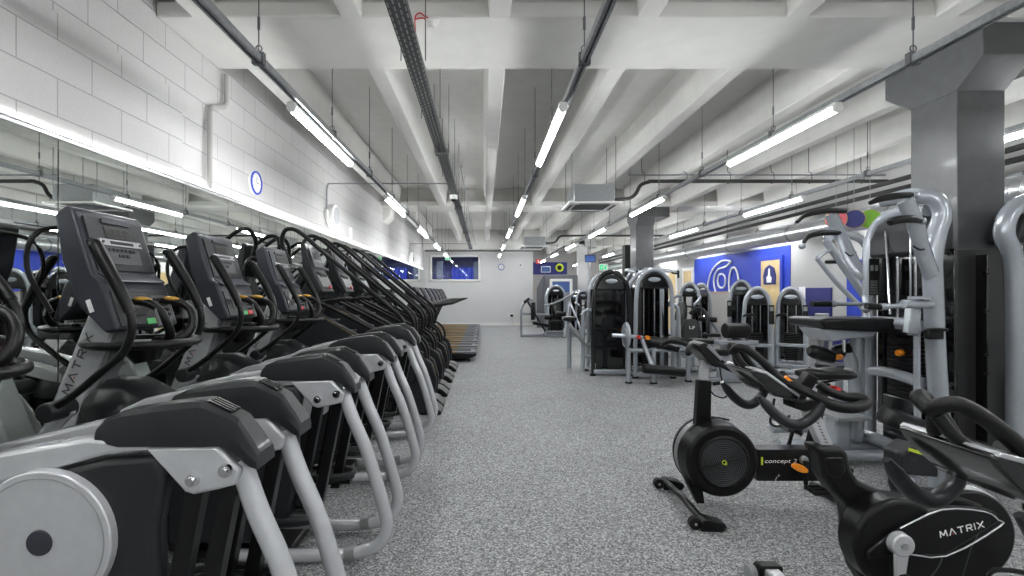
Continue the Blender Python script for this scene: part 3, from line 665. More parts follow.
    P(MB().tube([(a, b_, 1.130) for a, b_ in tr], .022, 10, 1, closed=True, up=(0, 0, 1)), 'tray_rim', 'black', ty)
    P(MB().cyl((-1.84, 0, 1.02), (-1.86, 0, 1.12), .06, .12, 20), 'tray_neck', 'black', ty)
    g_old = g; g = (g[0] - .018, 0, 0)
    # console
    cs = MB().prism([(-2.16, 1.79), (-2.10, 1.835), (-2.065, 1.82), (-1.965, 1.49), (-1.93, 1.47), (-1.915, 1.44), (-1.905, 1.41), (-1.84, 1.21), (-1.90, 1.19), (-2.04, 1.33), (-2.12, 1.55)], -.245, .245)
    cs = P(cs, 'console', 'slate', bev=.018, seg=3)
    up = Vector((-2.055, 0, 1.80)); dn = Vector((-1.968, 0, 1.50)); U = (up - dn).normalized(); N = Vector((U.z, 0, -U.x))
    def onface(v, h, w_, t_, y_, n, m, par, o0=dn, uu=U, nn=N, bev=.003):
        c = o0 + uu * v; A = c + nn * 0.0; hh = uu * h / 2
        pl = [A - hh - nn * .004, A + hh - nn * .004, A + hh + nn * t_, A - hh + nn * t_]
        return P(MB().prism([(p.x, p.z) for p in pl], y_ - w_ / 2, y_ + w_ / 2), n, m, par, bev)
    fc = onface(.155, .29, .41, .008, 0, 'face_plate', 'char', cs)
    onface(.285, .028, .20, .016, 0, 'brand_strip', 'slate', fc)
    ds = onface(.222, .068, .19, .012, 0, 'display', 'screen', fc)
    for q in range(4):
        for (dv, dy, hh, ww) in ((0, -.014, .044, .004), (0, .014, .044, .004), (.022, 0, .004, .026), (0, 0, .004, .026), (-.022, 0, .004, .026)):
            onface(.222 + dv, hh, ww, .0135, -.066 + q * .044 + dy, 'digit', 'digits', ds, bev=0) if q < 1 and dv == 9 else None
    dg = MB()
    for q in range(4):
        for (dv, dy, hh, ww) in ((0, -.014, .044, .004), (0, .014, .044, .004), (.022, 0, .004, .026), (0, 0, .004, .026), (-.022, 0, .004, .026)):
            c = dn + U * (.222 + dv) + N * .0135; dg.box((c.x, -.066 + q * .044 + dy, c.z), (.001, ww, hh), (0, -math.atan2(-U.x, U.z), 0))
    P(dg, 'digits', 'digits', ds)
    br = onface(.165, .038, .30, .018, .0, 'silver_bar', 'silver', fc); onface(.165, .018, .17, .020, 0, 'message_window', 'screen', br)
    for y_ in (-.135, .135): c = dn + U * .165 + N * .018; P(MB().cyl((c.x, y_, c.z), (c.x + N.x * .006, y_, c.z + N.z * .006), .007, n=14), 'button', 'digits', br)
    onface(.095, .10, .25, .011, 0, 'key_area', 'panel', fc)
    kb = MB(); kf = MB()
    for q in range(7):
        c = dn + U * .125 + N * .013; kb.box((c.x, -.09 + q * .03, c.z), (.004, .022, .017), (0, -math.atan2(-U.x, U.z), 0))
    for q in range(3):
        c = dn + U * .095 + N * .013; kb.box((c.x, -.03 + q * .03, c.z), (.004, .022, .014), (0, -math.atan2(-U.x, U.z), 0))
    P(kb, 'keys', 'screen', fc)
    P(MB().prism([(-1.975, 1.505), (-1.90, 1.46), (-1.895, 1.45), (-1.965, 1.475)], -.21, .21), 'reading_ledge', 'slate', cs, .005)
    d2 = Vector((-1.845, 0, 1.215)); u2 = (Vector((-1.908, 0, 1.42)) - d2).normalized(); n2 = Vector((u2.z, 0, -u2.x))
    lw = onface(.105, .19, .43, .008, 0, 'control_panel', 'char', cs, d2, u2, n2)
    onface(.12, .12, .17, .011, -.06, 'media_window', 'screen', lw, d2, u2, n2); onface(.10, .14, .14, .011, .13, 'keypad', 'panel', lw, d2, u2, n2)
    kp = MB()
    for i in range(4):
        for j in range(4): c = d2 + u2 * (.055 + .03 * i) + n2 * .013; kp.box((c.x, .085 + .03 * j, c.z), (.004, .02, .018), (0, -math.atan2(-u2.x, u2.z), 0))
    P(kp, 'keypad_keys', 'rubber', lw)
    onface(.025, .034, .07, .014, .01, 'start_button', 'green', lw, d2, u2, n2); onface(.025, .034, .07, .014, .09, 'stop_button', 'red', lw, d2, u2, n2)
    P(MB().box((-1.975, -.247, 1.33), (.022, .004, .065), (0, -.35, 0)), 'white_sticker', 'white_print', cs)
    g = g_old
    # front bar behind the console
    P(MB().tube([(-2.12, -.28, 1.30), (-2.22, -.30, 1.52), (-2.20, -.26, 1.70), (-2.18, 0, 1.74), (-2.20, .26, 1.70), (-2.22, .30, 1.52), (-2.12, .28, 1.30)], .012, 8, 4), 'cable_loop', 'black')
    return R
EY = [1.62, 2.68, 3.74, 4.82]
elab = ['elliptical trainer nearest the camera, its round silver crank cover at the bottom left corner',
        'elliptical trainer with the largest console in view and lettered mast, left side',
        'elliptical trainer third from the camera, just beyond the one with largest console',
        'farthest elliptical trainer, next to the first stair climber']
E0 = make_elliptical()
for i, y in enumerate(EY):
    o = E0 if i == 0 else copy_tree(E0)
    o.location = (-1.35, y, 0); tag(o, elab[i], 'elliptical trainer', 'ellipticals in the row along the mirror')

for ch in E0.children:                 # the nearest machine was left with its far handle swung forward
    if ch.name.startswith('moving_handle') and ch.data.vertices[0].co.y > 0:
        pv = Vector((-.705, 0, .82)); ch.rotation_euler = (0, -.26, 0); ch.location = pv - Euler((0, -.26, 0)).to_matrix() @ pv

# ------------------------------------------------------------------ stair climbers
def make_climber():
    g = (-1.35, 0, 0); R = empty('stair_climber', g)
    def P(mb, n, m, par=R, bev=0, seg=2, ang=38): return mb.build(n, m, par, bev, seg, g, ang)
    P(MB().box((-1.5, 0, .22), (1.35, .60, .36)), 'base_housing', 'black_metal', bev=.03)
    for s in (-1, 1):
        sp = P(MB().prism([(-.62, .02), (-.60, .30), (-.66, .50), (-.80, .60), (-1.0, .68), (-1.95, 1.22), (-2.25, 1.26), (-2.30, .9), (-2.28, .02)], s * .31, s * .36), 'side_panel', 'char', bev=.02, seg=3)
        P(MB().tube([(-.66, s * .363, .10), (-.64, s * .363, .30), (-.70, s * .363, .48), (-.83, s * .363, .575), (-1.02, s * .363, .655), (-1.95, s * .363, 1.185)], .003, 6, 3), 'gold_edge', 'goldline', sp)
        y = s * .35
        r = P(MB().tube([(-2.22, y * .8, 1.72), (-2.30, y * .9, 1.95), (-2.26, y, 2.09), (-2.16, y, 2.11), (-2.04, y, 2.04), (-1.88, y, 1.90), (-1.76, y, 1.80), (-1.4, y, 1.50), (-1.08, y, 1.235), (-.96, y, 1.13), (-.905, y, 1.03), (-.905, y, .92), (-.94, y, .80), (-.98, y, .66)], .024, 10, 5), 'handrail', 'foam')
        P(MB().tube([(-1.90, y, 1.30), (-1.5, y, 1.10), (-1.12, y, .90), (-.92, y, .84), (-.80, y, .76), (-.74, y, .62), (-.76, y, .46), (-.80, y, .36)], .021, 10, 5), 'lower_rail', 'foam')
        # stepping-on foot at the aisle side
        f = MB().prism([(-.72, 0), (-.49, 0), (-.48, .03), (-.56, .10), (-.66, .14), (-.72, .14)], s * .03, s * .34); P(f, 'foot_plate', 'black', bev=.02, seg=3)
    P(MB().prism([(-.75, 0), (-.52, 0), (-.55, .07), (-.75, .1)], -.30, .30), 'rear_cross_foot', 'black', bev=.01)
    n = 7
    for i in range(n):
        x = -.84 - i * .20; z = .38 + i * .135
        st = P(MB().box((x - .07, 0, z), (.22, .54, .022)), 'step', 'belt', bev=.005)
        P(MB().box((x + .036, 0, z + .004), (.004, .50, .010)), 'step_nosing', 'goldline', st)
        P(MB().box((x - .17, 0, z + .06), (.008, .54, .12)), 'riser', 'black', st)
    P(MB().prism([(-2.30, 1.0), (-2.12, 1.0), (-1.92, 1.62), (-2.05, 1.68)], -.13, .13), 'mast', 'char', bev=.02)
    cs = P(MB().prism([(-2.14, 1.95), (-2.09, 1.98), (-1.97, 1.62), (-1.86, 1.40), (-1.93, 1.38), (-2.10, 1.60)], -.21, .21), 'console', 'char', bev=.018, seg=3)
    u = Vector((-.12, 0, .36)).normalized(); nn = Vector((u.z, 0, -u.x)); a = math.atan2(-u.x, u.z)
    c = Vector((-2.03, 0, 1.80)) + nn * .012
    P(MB().box(c, (.012, .34, .24), (0, -a, 0)), 'display_panel', 'panel', cs, .004)
    P(MB().box(c + nn * .006 + u * .03, (.006, .16, .08), (0, -a, 0)), 'display', 'screen', cs)
    P(MB().box(c + nn * .007 - u * .04, (.006, .26, .03), (0, -a, 0)), 'silver_bar', 'silver', cs)
    P(MB().box((-1.915, .0, 1.53), (.012, .36, .16), (0, -.45, 0)), 'key_panel', 'silver_dark', cs, .004)
    P(MB().box((-1.87, .06, 1.46), (.014, .05, .04), (0, -.45, 0)), 'stop_button', 'red', cs)
    P(MB().tube([(-2.0, -.22, 1.28), (-1.80, -.24, 1.30), (-1.66, -.2, 1.32), (-1.62, 0, 1.33), (-1.66, .2, 1.32), (-1.80, .24, 1.30), (-2.0, .22, 1.28)], .018, 8, 4), 'front_bar', 'foam')
    P(MB().tube([(-2.25, -.28, 1.72), (-2.30, 0, 1.74), (-2.25, .28, 1.72)], .02, 8, 3), 'top_crossbar', 'silver')
    return R
CYs = [5.90, 6.86, 7.88, 8.92]
clab = ['stair climber nearest the camera, beside the last elliptical trainer', 'second stair climber from the ellipticals', 'third stair climber from the ellipticals', 'stair climber next to the first treadmill, farthest of its kind']
K0 = make_climber()
for i, y in enumerate(CYs):
    o = K0 if i == 0 else copy_tree(K0); o.location = (-1.35, y, 0); tag(o, clab[i], 'stair climber', 'stair climbers in the row along the mirror')

# ------------------------------------------------------------------ treadmills
def make_treadmill():
    g = (-1.2, 0, 0); R = empty('treadmill', g)
    def P(mb, n, m, par=R, bev=0, seg=2, ang=38): return mb.build(n, m, par, bev, seg, g, ang)
    P(MB().prism([(-2.2, .06), (-.30, .06), (-.16, .12), (-.15, .17), (-2.2, .17)], -.40, .40), 'deck_frame', 'black', bev=.015)
    P(MB().box((-1.15, 0, .178), (1.75, .50, .02)), 'belt', 'belt', bev=.004)
    for s in (-1, 1):
        P(MB().box((-.36, s * .33, .19), (.42, .15, .022)), 'rear_cap', 'silver_rail', bev=.008)
        P(MB().box((-1.27, s * .32, .19), (1.40, .11, .022)), 'foot_rail', 'tan', bev=.005)
        P(MB().cyl((-.30, s * .34, .03), (-.30, s * .38, .03), .03, n=14), 'rear_foot', 'rubber')
        P(MB().prism([(-2.0, .15), (-1.88, .15), (-1.42, 1.15), (-1.52, 1.18)], s * .36, s * .42), 'upright', 'char', bev=.012)
        P(MB().tube([(-1.46, s * .39, 1.08), (-1.2, s * .39, 1.12), (-.9, s * .385, 1.14), (-.70, s * .38, 1.165), (-.62, s * .37, 1.17)], [.055, .05, .036, .026, .022], 10, 4), 'handrail', 'foam')
    P(MB().box((-.30, 0, .17), (.22, .8, .03)), 'rear_roller_cover', 'silver_rail', bev=.012)
    v = MB()
    for i in range(16): v.tube([(-1.6 + i * .045, -.405, .09), (-1.57 + i * .045, -.405, .14)], .006, 5, 1)
    P(v, 'side_vents', 'silver_rail')
    P(MB().prism([(-2.28, .06), (-1.95, .06), (-1.85, .20), (-1.95, .30), (-2.2, .30)], -.40, .40), 'motor_hood', 'char', bev=.04, seg=3)
    cs = P(MB().prism([(-1.62, 1.50), (-1.56, 1.52), (-1.36, 1.16), (-1.20, 1.08), (-1.22, 1.03), (-1.50, 1.05)], -.36, .36), 'console', 'char', bev=.02)
    P(MB().box((-1.445, 0, 1.345), (.012, .46, .28), (0, -.5, 0)), 'display', 'screen', cs, .004)
    P(MB().box((-1.28, 0, 1.13), (.12, .5, .012), (0, .45, 0)), 'key_panel', 'panel', cs, .004); P(MB().box((-1.22, .0, 1.105), (.04, .05, .02)), 'stop_button', 'red', cs)
    P(MB().tube([(-1.26, -.34, 1.06), (-1.10, -.2, 1.08), (-1.06, 0, 1.08), (-1.10, .2, 1.08), (-1.26, .34, 1.06)], .02, 8, 4), 'front_handle', 'foam')
    return R
TY = [10.2, 11.32, 12.42, 13.5, 14.6, 15.7, 16.8, 17.9]
T0 = make_treadmill()
for i, y in enumerate(TY):
    o = T0 if i == 0 else copy_tree(T0); o.location = (-1.2, y, 0)
    tag(o, 'treadmill with tan foot rails, ' + ['nearest the camera beside the stair climbers', 'second beyond the stair climbers', 'third beyond the stair climbers', 'fourth beyond the stair climbers', 'fifth beyond the stair climbers', 'sixth beyond the stair climbers', 'last but one before the end wall', 'last in the row at the end wall'][i], 'treadmill', 'treadmills at the far end of the mirror')

# ------------------------------------------------------------------ studio bikes (front towards -x, y across)
def make_bike():
    g = (1.9, 0, 0); R = empty('exercise_bike', g)
    def P(mb, n, m, par=R, bev=0, seg=2, ang=38): return mb.build(n, m, par, bev, seg, g, ang)
    k = 2.1 / F
    def q(px, py): return ((px - CX) * k, H - (py - CY) * k)      # outline measured on the machine's centre plane
    n_ = 1.95 / F
    def qn(px, py): return ((px - CX) * n_, H - (py - CY) * n_)
    def qb(px, py, Y=2.05): return ((px - CX) * Y / F, H - (py - CY) * Y / F)
    # neck + body in one moulding
    body = [qb(*p) for p in ((814, 447), (842, 447), (849, 452), (853, 470), (860, 481), (875, 489), (893, 497), (915, 499), (935, 494), (960, 496), (985, 504), (990, 520), (975, 550), (960, 600), (925, 618))]
    body += [qb(*p, 2.15) for p in ((885, 612), (858, 586), (843, 562), (836, 538), (836, 514), (832, 497), (818, 483), (809, 468), (806, 449))]
    bd = P(MB().prism(body, -.05, .05), 'body_shell', 'black', bev=.025, seg=3)
    P(MB().prism([qb(824, 457), qb(842, 457), qb(845, 470), qb(838, 482), qb(828, 474)], -.056, .056), 'neck_insert', 'black_metal', bd, .006)
    dr = MB().prism([(p[0], p[1]) for p in circ(*qn(905, 548), .185, 40)], -.135, -.02); dv = P(dr, 'drive_cover', 'black', bev=.02, seg=3)
    g2 = [qn(x, y) for x, y in ((868, 552), (868, 560), (895, 556), (946, 556), (1000, 522), (996, 512), (985, 511), (942, 509), (900, 528))]
    gd = P(MB().prism(g2, -.150, -.10), 'chain_guard', 'black_metal', bev=.008, seg=3)
    ol = [qn(x, y) for x, y in ((900, 528), (942, 509.5), (984, 511.5), (998, 520), (1000, 526), (946, 556), (902, 553))]
    P(MB().tube([(a, -.151, b) for a, b in ol], .003, 6, 3), 'silver_line', 'silver', gd)
    c0 = Vector((*qn(961, 529),)); n2 = Vector((*qn(982, 523.5),)) - Vector((*qn(940, 533.5),)); r_ = Vector((n2.x, 0, n2.y)).normalized()
    matrix_text('white_print', gd, Vector((c0.x - g[0], -.150, c0.y)), r_, (-r_.z, 0, r_.x), .026, .178)
    # crank
    cx, cz = qn(897, 542)
    ck = MB().cyl((cx, -.15, cz), (cx, -.185, cz), .048, .044, 28)
    ck.prism([(cx - .030, cz), (cx + .030, cz), (cx + .005, cz - .17), (cx - .028, cz - .17)], -.181, -.163)
    ck = P(ck, 'crank_arm', 'silver', bev=.006); P(MB().cyl((cx, -.183, cz), (cx, -.190, cz), .014, n=16), 'crank_bolt', 'silver_dark', ck)
    pd = MB().box((cx - .02, -.235, cz - .17), (.10, .09, .022)); pd = P(pd, 'pedal', 'black', bev=.005); P(MB().tube([(cx - .07, -.20, cz - .16), (cx - .05, -.23, cz - .09), (cx - .02, -.25, cz - .09), (cx + .03, -.2, cz - .16)], .006, 6, 3), 'toe_strap', 'rubber', pd)
    ck = MB().prism([(cx - .028, cz), (cx + .028, cz), (cx + .025, cz + .17), (cx - .005, cz + .17)], .14, .16); P(ck, 'crank_arm', 'silver', bev=.006)
    P(MB().box((cx + .01, .20, cz + .17), (.10, .09, .022)), 'pedal', 'black', bev=.005)
    # flywheel at the rear with pale guard
    fx, fz = q(962, 532)
    P(MB().cyl((fx, -.04, fz), (fx, .04, fz), .190, n=44), 'flywheel', 'black', bev=.01)
    P(MB().torus((fx, 0, fz), .185, .018, 'y', 44), 'flywheel_rim', 'silver')
    # handlebar post with height marks, clamp
    a = Vector((q(806, 403)[0], 0, q(806, 403)[1])); b = Vector((q(829, 455)[0], 0, q(829, 455)[1])); d = (b - a).normalized(); w = Vector((d.z, 0, -d.x))
    pp = [a + w * .026, a - w * .026, b - w * .026, b + w * .026]
    po = P(MB().prism([(p.x, p.z) for p in pp], -.022, .022), 'handlebar_post', 'silver', bev=.005)
    nt = MB()
    for i in range(13): c = a + d * (.012 + i * .015); nt.box((c.x, -.0225, c.z), (.012, .002, .004), (0, .45, 0))
    P(nt, 'height_marks', 'dark_print', po)
    P(MB().prism([q(788, 399), q(812, 397), q(814, 406), q(800, 410), q(788, 406)], -.04, .04), 'post_head', 'black', bev=.006)
    P(MB().prism([q(806, 372), q(816, 378), q(800, 402), q(818, 430) if False else q(806, 405), q(790, 402), q(794, 388)], -.022, .022), 'bar_stem', 'black', bev=.012)
    # long handlebar loops both sides
    def qy(px, py, y_): return ((px - CX) * (2.1 - y_) / F, H - (py - CY) * (2.1 - y_) / F)
    for s in (-1, 1):
        bar = [(x, y) for x, y in ((733, 352), (737, 348), (746, 349), (762, 361), (780, 379), (797, 387), (815, 396), (832, 405), (850, 408), (862, 406), (866, 402), (860, 398), (845, 397), (830, 392), (818, 384))]
        ys = [0.0, .03, .05, .07, .09, .12, .17, .20, .21, .20, .18, .165, .155, .14, .12]
        P(MB().tube([(qy(*p, y_)[0], s * y_, qy(*p, y_)[1]) for p, y_ in zip(bar, ys)], [.017] * 4 + [.018] * 3 + [.022] * 5 + [.018] * 3, 12, 4), 'handlebar', 'foam')
        lp = [q(x, y) for x, y in ((735, 353), (740, 364), (752, 374), (770, 384), (790, 391))]
        P(MB().tube([(p[0], s * y_, p[1]) for p, y_ in zip(lp, (.0, .025, .04, .05, .05))], .014, 10, 4), 'inner_bar', 'foam')
        h2 = [(x, y) for x, y in ((722, 382), (727, 389), (735, 398), (744, 404), (752, 404), (760, 398), (765, 390), (766, 384))]
        P(MB().tube([(qy(*p, -.15 - .006 * i)[0], s * (.15 + .006 * i), qy(*p, -.15 - .006 * i)[1]) for i, p in enumerate(h2)], [.009, .019, .021, .021, .021, .020, .019, .014], 10, 4), 'side_grip', 'char')
    P(MB().tube([(q(700 + 66, 400)[0], -.06, q(766, 396)[1]), (q(758, 405)[0], -.1, q(758, 408)[1]), (q(757, 415)[0], -.1, q(757, 417)[1]), (q(768, 420)[0], -.08, q(768, 421)[1]), (q(785, 412)[0], -.03, q(785, 414)[1])], .005, 6, 4), 'console_cable', 'rubber')
    cs = P(MB().prism([q(737, 367), q(741, 365), q(752, 368), q(785, 391), q(781, 396), q(760, 391), q(752, 384), q(740, 372)], -.11, .11), 'console', 'black_gloss', bev=.008, seg=3)
    P(MB().prism([q(739, 366.4), q(741, 364.6), q(752, 367.2), q(783, 389.5), q(782, 391.5), q(751, 369.6)], -.113, .113), 'console_bezel', 'silver', cs, .002)
    P(MB().prism([q(745, 366.0), q(752, 366.6), q(780, 387), q(778, 388), q(751, 369)], -.095, .095), 'screen', 'screen', cs)
    P(MB().box((qy(789, 380, .11)[0], -.11, qy(789, 380, .11)[1]), (.04, .012, .012), (0, .75, 0)), 'orange_label', 'orange')
    # feet: cross bars along y, main beam, transport wheel
    zf = .05
    for nm, x in (('front_stabiliser', 1.375), ('rear_stabiliser', 2.42)):
        st = P(MB().box((x, 0, .055), (.075, .50, .05)), nm, 'silver', bev=.01)
        for s in (-1, 1):
            P(MB().prism([(s * .235, .0), (s * .335, .0), (s * .345, .03), (s * .30, .085), (s * .235, .09)], x - .055, x + .055, 'x'), 'end_cap', 'black', st, .01)
            if x < 2: P(MB().cyl((x - .105, s * .265, .045), (x - .07, s * .265, .045), .038, n=22), 'transport_wheel', 'silver_dark', st, .004)
    P(MB().tube([(1.38, 0, .075), (1.6, 0, .085), (1.9, 0, .10), (2.42, 0, .075)], .035, 12, 3, r2=.04), 'base_beam', 'silver')
    # seat post and saddle
    P(MB().prism([(2.30, .35), (2.37, .35), (2.52, .92), (2.46, .92)], -.025, .025), 'seat_post', 'silver', bev=.006)
    sd = []
    for x, hw, zt, zb in ((2.34, .018, .965, .94), (2.40, .028, .975, .93), (2.48, .04, .98, .92), (2.55, .075, .99, .92), (2.62, .095, 1.005, .93), (2.67, .07, 1.005, .96)):
        sd.append([(x, hw * c, zb + (zt - zb) * e) for c, e in ((-1, .1), (-1, .7), (-.5, 1), (.5, 1), (1, .7), (1, .1), (.4, 0), (-.4, 0))])
    P(MB().rings(sd), 'saddle', 'vinyl', bev=.01)
    # rear handle loop
    hl = [q(x, y) for x, y in ((955, 560), (962, 553), (990, 555), (1012, 566), (1024, 576), (1018, 590))]
    P(MB().tube([(p[0], -.13, p[1]) for p in hl], .010, 8, 4), 'rear_loop', 'black')
    return R
B0 = make_bike(); B0.location = (1.9, 2.1, 0)
tag(B0, 'black studio bike with lettered chain guard, fully seen at bottom right', 'exercise bike', 'studio bikes at the front right')
B1 = copy_tree(B0); B1.location = (1.80, 1.06, 0)
tag(B1, 'studio bike nearest the camera, only its thick handlebar and console in the right corner', 'exercise bike', 'studio bikes at the front right')

# ------------------------------------------------------------------ fan bike with flywheel cage
def make_fanbike():
    g = (1.75, 0, 0); R = empty('fan_bike', g)
    def P(mb, n, m, par=R, bev=0, seg=2, ang=38): return mb.build(n, m, par, bev, seg, g, ang)
    def q(px, py, Y=3.2): return ((px - CX) * Y / F, H - (py - CY) * Y / F)
    fx, fz = 1.50, .335; r = .24
    cg = P(MB().cyl((fx, -.13, fz), (fx, .02, fz), r * .93, r, 56), 'fan_housing', 'black', bev=.02, seg=3)
    P(MB().cyl((fx, .015, fz), (fx, .075, fz), r * .97, r * .97, 56), 'perforated_band', 'silver_dark', cg)
    P(MB().cyl((fx, .07, fz), (fx, .13, fz), r, r * .93, 56), 'rear_cover', 'black', cg, .01)
    P(MB().torus((fx, -.125, fz), .152, .016, 'y', 48, 8), 'outer_ring', 'black_metal', cg)
    P(MB().cyl((fx, -.118, fz), (fx, -.133, fz), .145, n=48), 'fan_recess', 'rubber', cg)
    gr = MB()
    for i in range(11): gr.torus((fx, -.136, fz), .024 + i * .0115, .0028, 'y', 40, 5)
    P(gr, 'fan_grille', 'panel', cg)
    P(MB().tube([(fx - .15, -.142, fz - .035), (fx + .15, -.142, fz + .045)], .004, 6, 1), 'grille_brace', 'black_metal', cg)
    lg = MB().torus((fx - .002, -.145, fz + .002), .012, .0035, 'y', 16, 6); lg.box((fx + .010, -.145, fz - .006), (.010, .004, .018)); P(lg, 'hub_logo', 'lime', cg)
    P(MB().tube([(fx - .17, -.02, fz + .16), (fx - .10, -.02, fz + .225), (fx, -.02, fz + .25), (fx + .09, -.02, fz + .235)], .006, 6, 4), 'damper_cable', 'rubber', cg)
    bm = P(MB().prism([q(753, 447), q(822, 447), q(822, 478), q(753, 478)], -.055, .055), 'main_beam', 'black_metal', bev=.004)
    a = q(775.5, 458.5)
    text_mesh('lettering', 'concept 2', 'white_print', bm, (a[0] - g[0] + .0, -.055, a[1]), (1, 0, 0), (0, 0, 1), .034, .205, .003, shear=.2)
    a = q(789, 463); P(MB().box((a[0], -.057, a[1]), (.04, .003, .011)), 'small_print_white', 'white_print', bm); P(MB().box((a[0] + .045, -.057, a[1]), (.045, .003, .011)), 'small_print_lime', 'lime', bm)
    a = q(757, 458); P(MB().box((a[0], -.057, a[1]), (.012, .003, .05)), 'lime_mark', 'lime', bm)
    bl = MB()
    for x, y in ((771, 474), (773, 472), (798, 474), (770, 476)): a = q(x, y); bl.cyl((a[0], -.055, a[1]), (a[0], -.062, a[1]), .006, n=10)
    P(bl, 'frame_bolts', 'chrome', bm)
    # front leg, stabiliser with wheels
    P(MB().prism([(1.38, .03), (1.43, .03), (1.40, .25), (1.30, .25), (1.30, .20)], -.03, .03), 'front_leg', 'black_metal', bev=.005)
    st = P(MB().tube([(1.29, -.27, .05), (1.30, 0, .055), (1.29, .27, .05)], .022, 10, 2), 'front_stabiliser', 'black_metal')
    for s in (-1, 1):
        P(MB().prism([(1.27, .0), (1.40, .0), (1.42, .03), (1.40, .05), (1.30, .075), (1.27, .06)], s * .30 - .045, s * .30 + .045), 'foot', 'black', st, .008)
        P(MB().cyl((1.245, s * .30 - .02, .035), (1.245, s * .30 + .02, .035), .035, n=20), 'transport_wheel', 'rubber', st, .004)
        P(MB().cyl((1.245, s * .30 - .024, .035), (1.245, s * .30 + .024, .035), .009, n=10), 'axle_bolt', 'chrome', st)
    P(MB().prism([(2.30, .03), (2.36, .03), (2.22, .36), (2.14, .36)], -.03, .03), 'rear_leg', 'black_metal', bev=.005)
    P(MB().tube([(2.33, -.27, .035), (2.33, 0, .035), (2.33, .27, .035)], .03, 10, 1), 'rear_stabiliser', 'black_metal')
    # handlebar post
    P(MB().prism([q(694, 428), q(709, 428), q(710, 380), q(697, 379)], -.03, .03), 'post_sleeve', 'black_metal', bev=.008)
    po = P(MB().prism([q(699, 382), q(707, 382), q(708, 360), q(701, 360)], -.02, .02), 'handlebar_post', 'silver', bev=.003)
    P(MB().cyl((q(711, 383)[0], -.03, q(711, 383)[1]), (q(716, 382)[0], -.06, q(716, 381)[1]), .012, n=10), 'clamp_knob', 'black', po)
    # handlebar: wide u with hand grips
    for s in (-1, 1):
        hb = [q(704, 352), q(692, 346), q(682, 343), q(676, 346), q(674, 350)]
        P(MB().tube([(p[0], s * y_, p[1]) for p, y_ in zip(hb, (0, .08, .14, .19, .22))], .016, 10, 4), 'handlebar', 'foam')
        hb = [q(704, 354), q(716, 364), q(725, 368)]
        P(MB().tube([(p[0], s * y_, p[1]) for p, y_ in zip(hb, (.03, .10, .12))], .015, 10, 3), 'rear_grip', 'foam')
    mn = P(MB().prism([q(694, 343), q(700, 341), q(719, 360), q(715, 366), q(706, 364), q(693, 349)], -.09, .09), 'monitor', 'black', bev=.008)
    P(MB().prism([q(700, 345), q(703, 343.5), q(716, 357), q(714, 359)], -.095, .095), 'monitor_face', 'silver_dark', mn, .002)
    P(MB().tube([(q(716, 366)[0], -.05, q(716, 366)[1]), (q(718, 378)[0], -.06, q(718, 380)[1]), (q(724, 388)[0], -.06, q(724, 388)[1]), (q(721, 396)[0], -.05, q(721, 396)[1]), (q(712, 394)[0], -.03, q(712, 394)[1]), (q(708, 384)[0], 0, q(708, 386)[1])], .005, 6, 4), 'monitor_cable', 'rubber')
    # crank, two pedals, reflector
    cx, cz = q(806, 461, 3.1)
    ck = P(MB().cyl((cx, -.07, cz), (cx, -.09, cz), .026, n=24), 'chain_ring', 'steelbin', bev=.003)
    P(MB().prism([(cx - .014, cz), (cx + .014, cz), (cx + .012, cz - .155), (cx - .012, cz - .155)], -.105, -.09), 'crank_arm', 'black', bev=.004)
    P(MB().prism([(cx - .012, cz), (cx + .016, cz), (cx + .05, cz + .13), (cx + .03, cz + .135)], .09, .105), 'crank_arm', 'black', bev=.004)
    for (x, z, y, t) in ((cx + .03, cz - .16, -.16, 0), (cx + .065, cz + .135, .15, .6)):
        p = MB()
        for e in (-.045, .045): p.box((x + e * .9, y, z), (.014, .09, .026), (0, t, 0))
        for e in (-.045, 0, .045): p.box((x, y + e, z), (.10, .014, .026), (0, t, 0))
        for i in range(5): p.cyl((x - .045 + .0225 * i, y - .045, z + .014), (x - .045 + .0225 * i, y - .045, z + .022), .003, n=6)
        P(p, 'pedal', 'black_metal', bev=.003)
    rf = q(803, 468, 3.05)
    P(MB().prism([(rf[0] + .052 * math.cos(t), rf[1] - .012 + .024 * math.sin(t) - .018 * math.cos(t)) for t in [2 * PI * i / 20 for i in range(20)]], -.125, -.112), 'orange_reflector', 'orange', bev=.003)
    # seat post and saddle
    P(MB().prism([q(806, 447), q(814, 447), q(829, 383), q(821, 383)], -.022, .022), 'seat_post', 'black_metal', bev=.005)
    P(MB().cyl((q(829, 388)[0], -.02, q(829, 388)[1]), (q(829, 388)[0] + .01, -.07, q(829, 388)[1]), .022, n=16), 'seat_clamp_knob', 'red')
    P(MB().tube([(q(832, 388)[0], -.05, q(832, 388)[1]), (q(838, 391)[0], -.07, q(838, 391)[1])], .009, 8, 1), 'clamp_lever', 'black')
    sd = []
    for px, hw, zt, zb in ((796, .02, 370, 375), (801, .03, 368.5, 378), (808, .036, 368, 380), (818, .055, 369, 380), (828, .09, 368, 379), (838, .11, 368, 379), (846, .10, 370, 377), (849, .07, 371, 375)):
        x = q(px, 0)[0]; zt = q(0, zt)[1]; zb = q(0, zb)[1]
        sd.append([(x, hw * c, zb + (zt - zb) * e) for c, e in ((-1, .2), (-1, .7), (-.55, 1), (.55, 1), (1, .7), (1, .2), (.4, 0), (-.4, 0))])
    sa = P(MB().rings(sd), 'saddle', 'vinyl', bev=.01)
    P(MB().tube([(q(806, 379)[0], 0, q(806, 379)[1]), (q(818, 383)[0], 0, q(818, 383)[1]), (q(840, 379)[0], 0, q(840, 379)[1])], .008, 6, 3), 'saddle_rail', 'black_metal', sa)
    return R
FB = make_fanbike(); FB.location = (1.75, 3.2, 0)
tag(FB, 'black fan bike with round caged flywheel and lettered beam in the aisle', 'exercise bike')
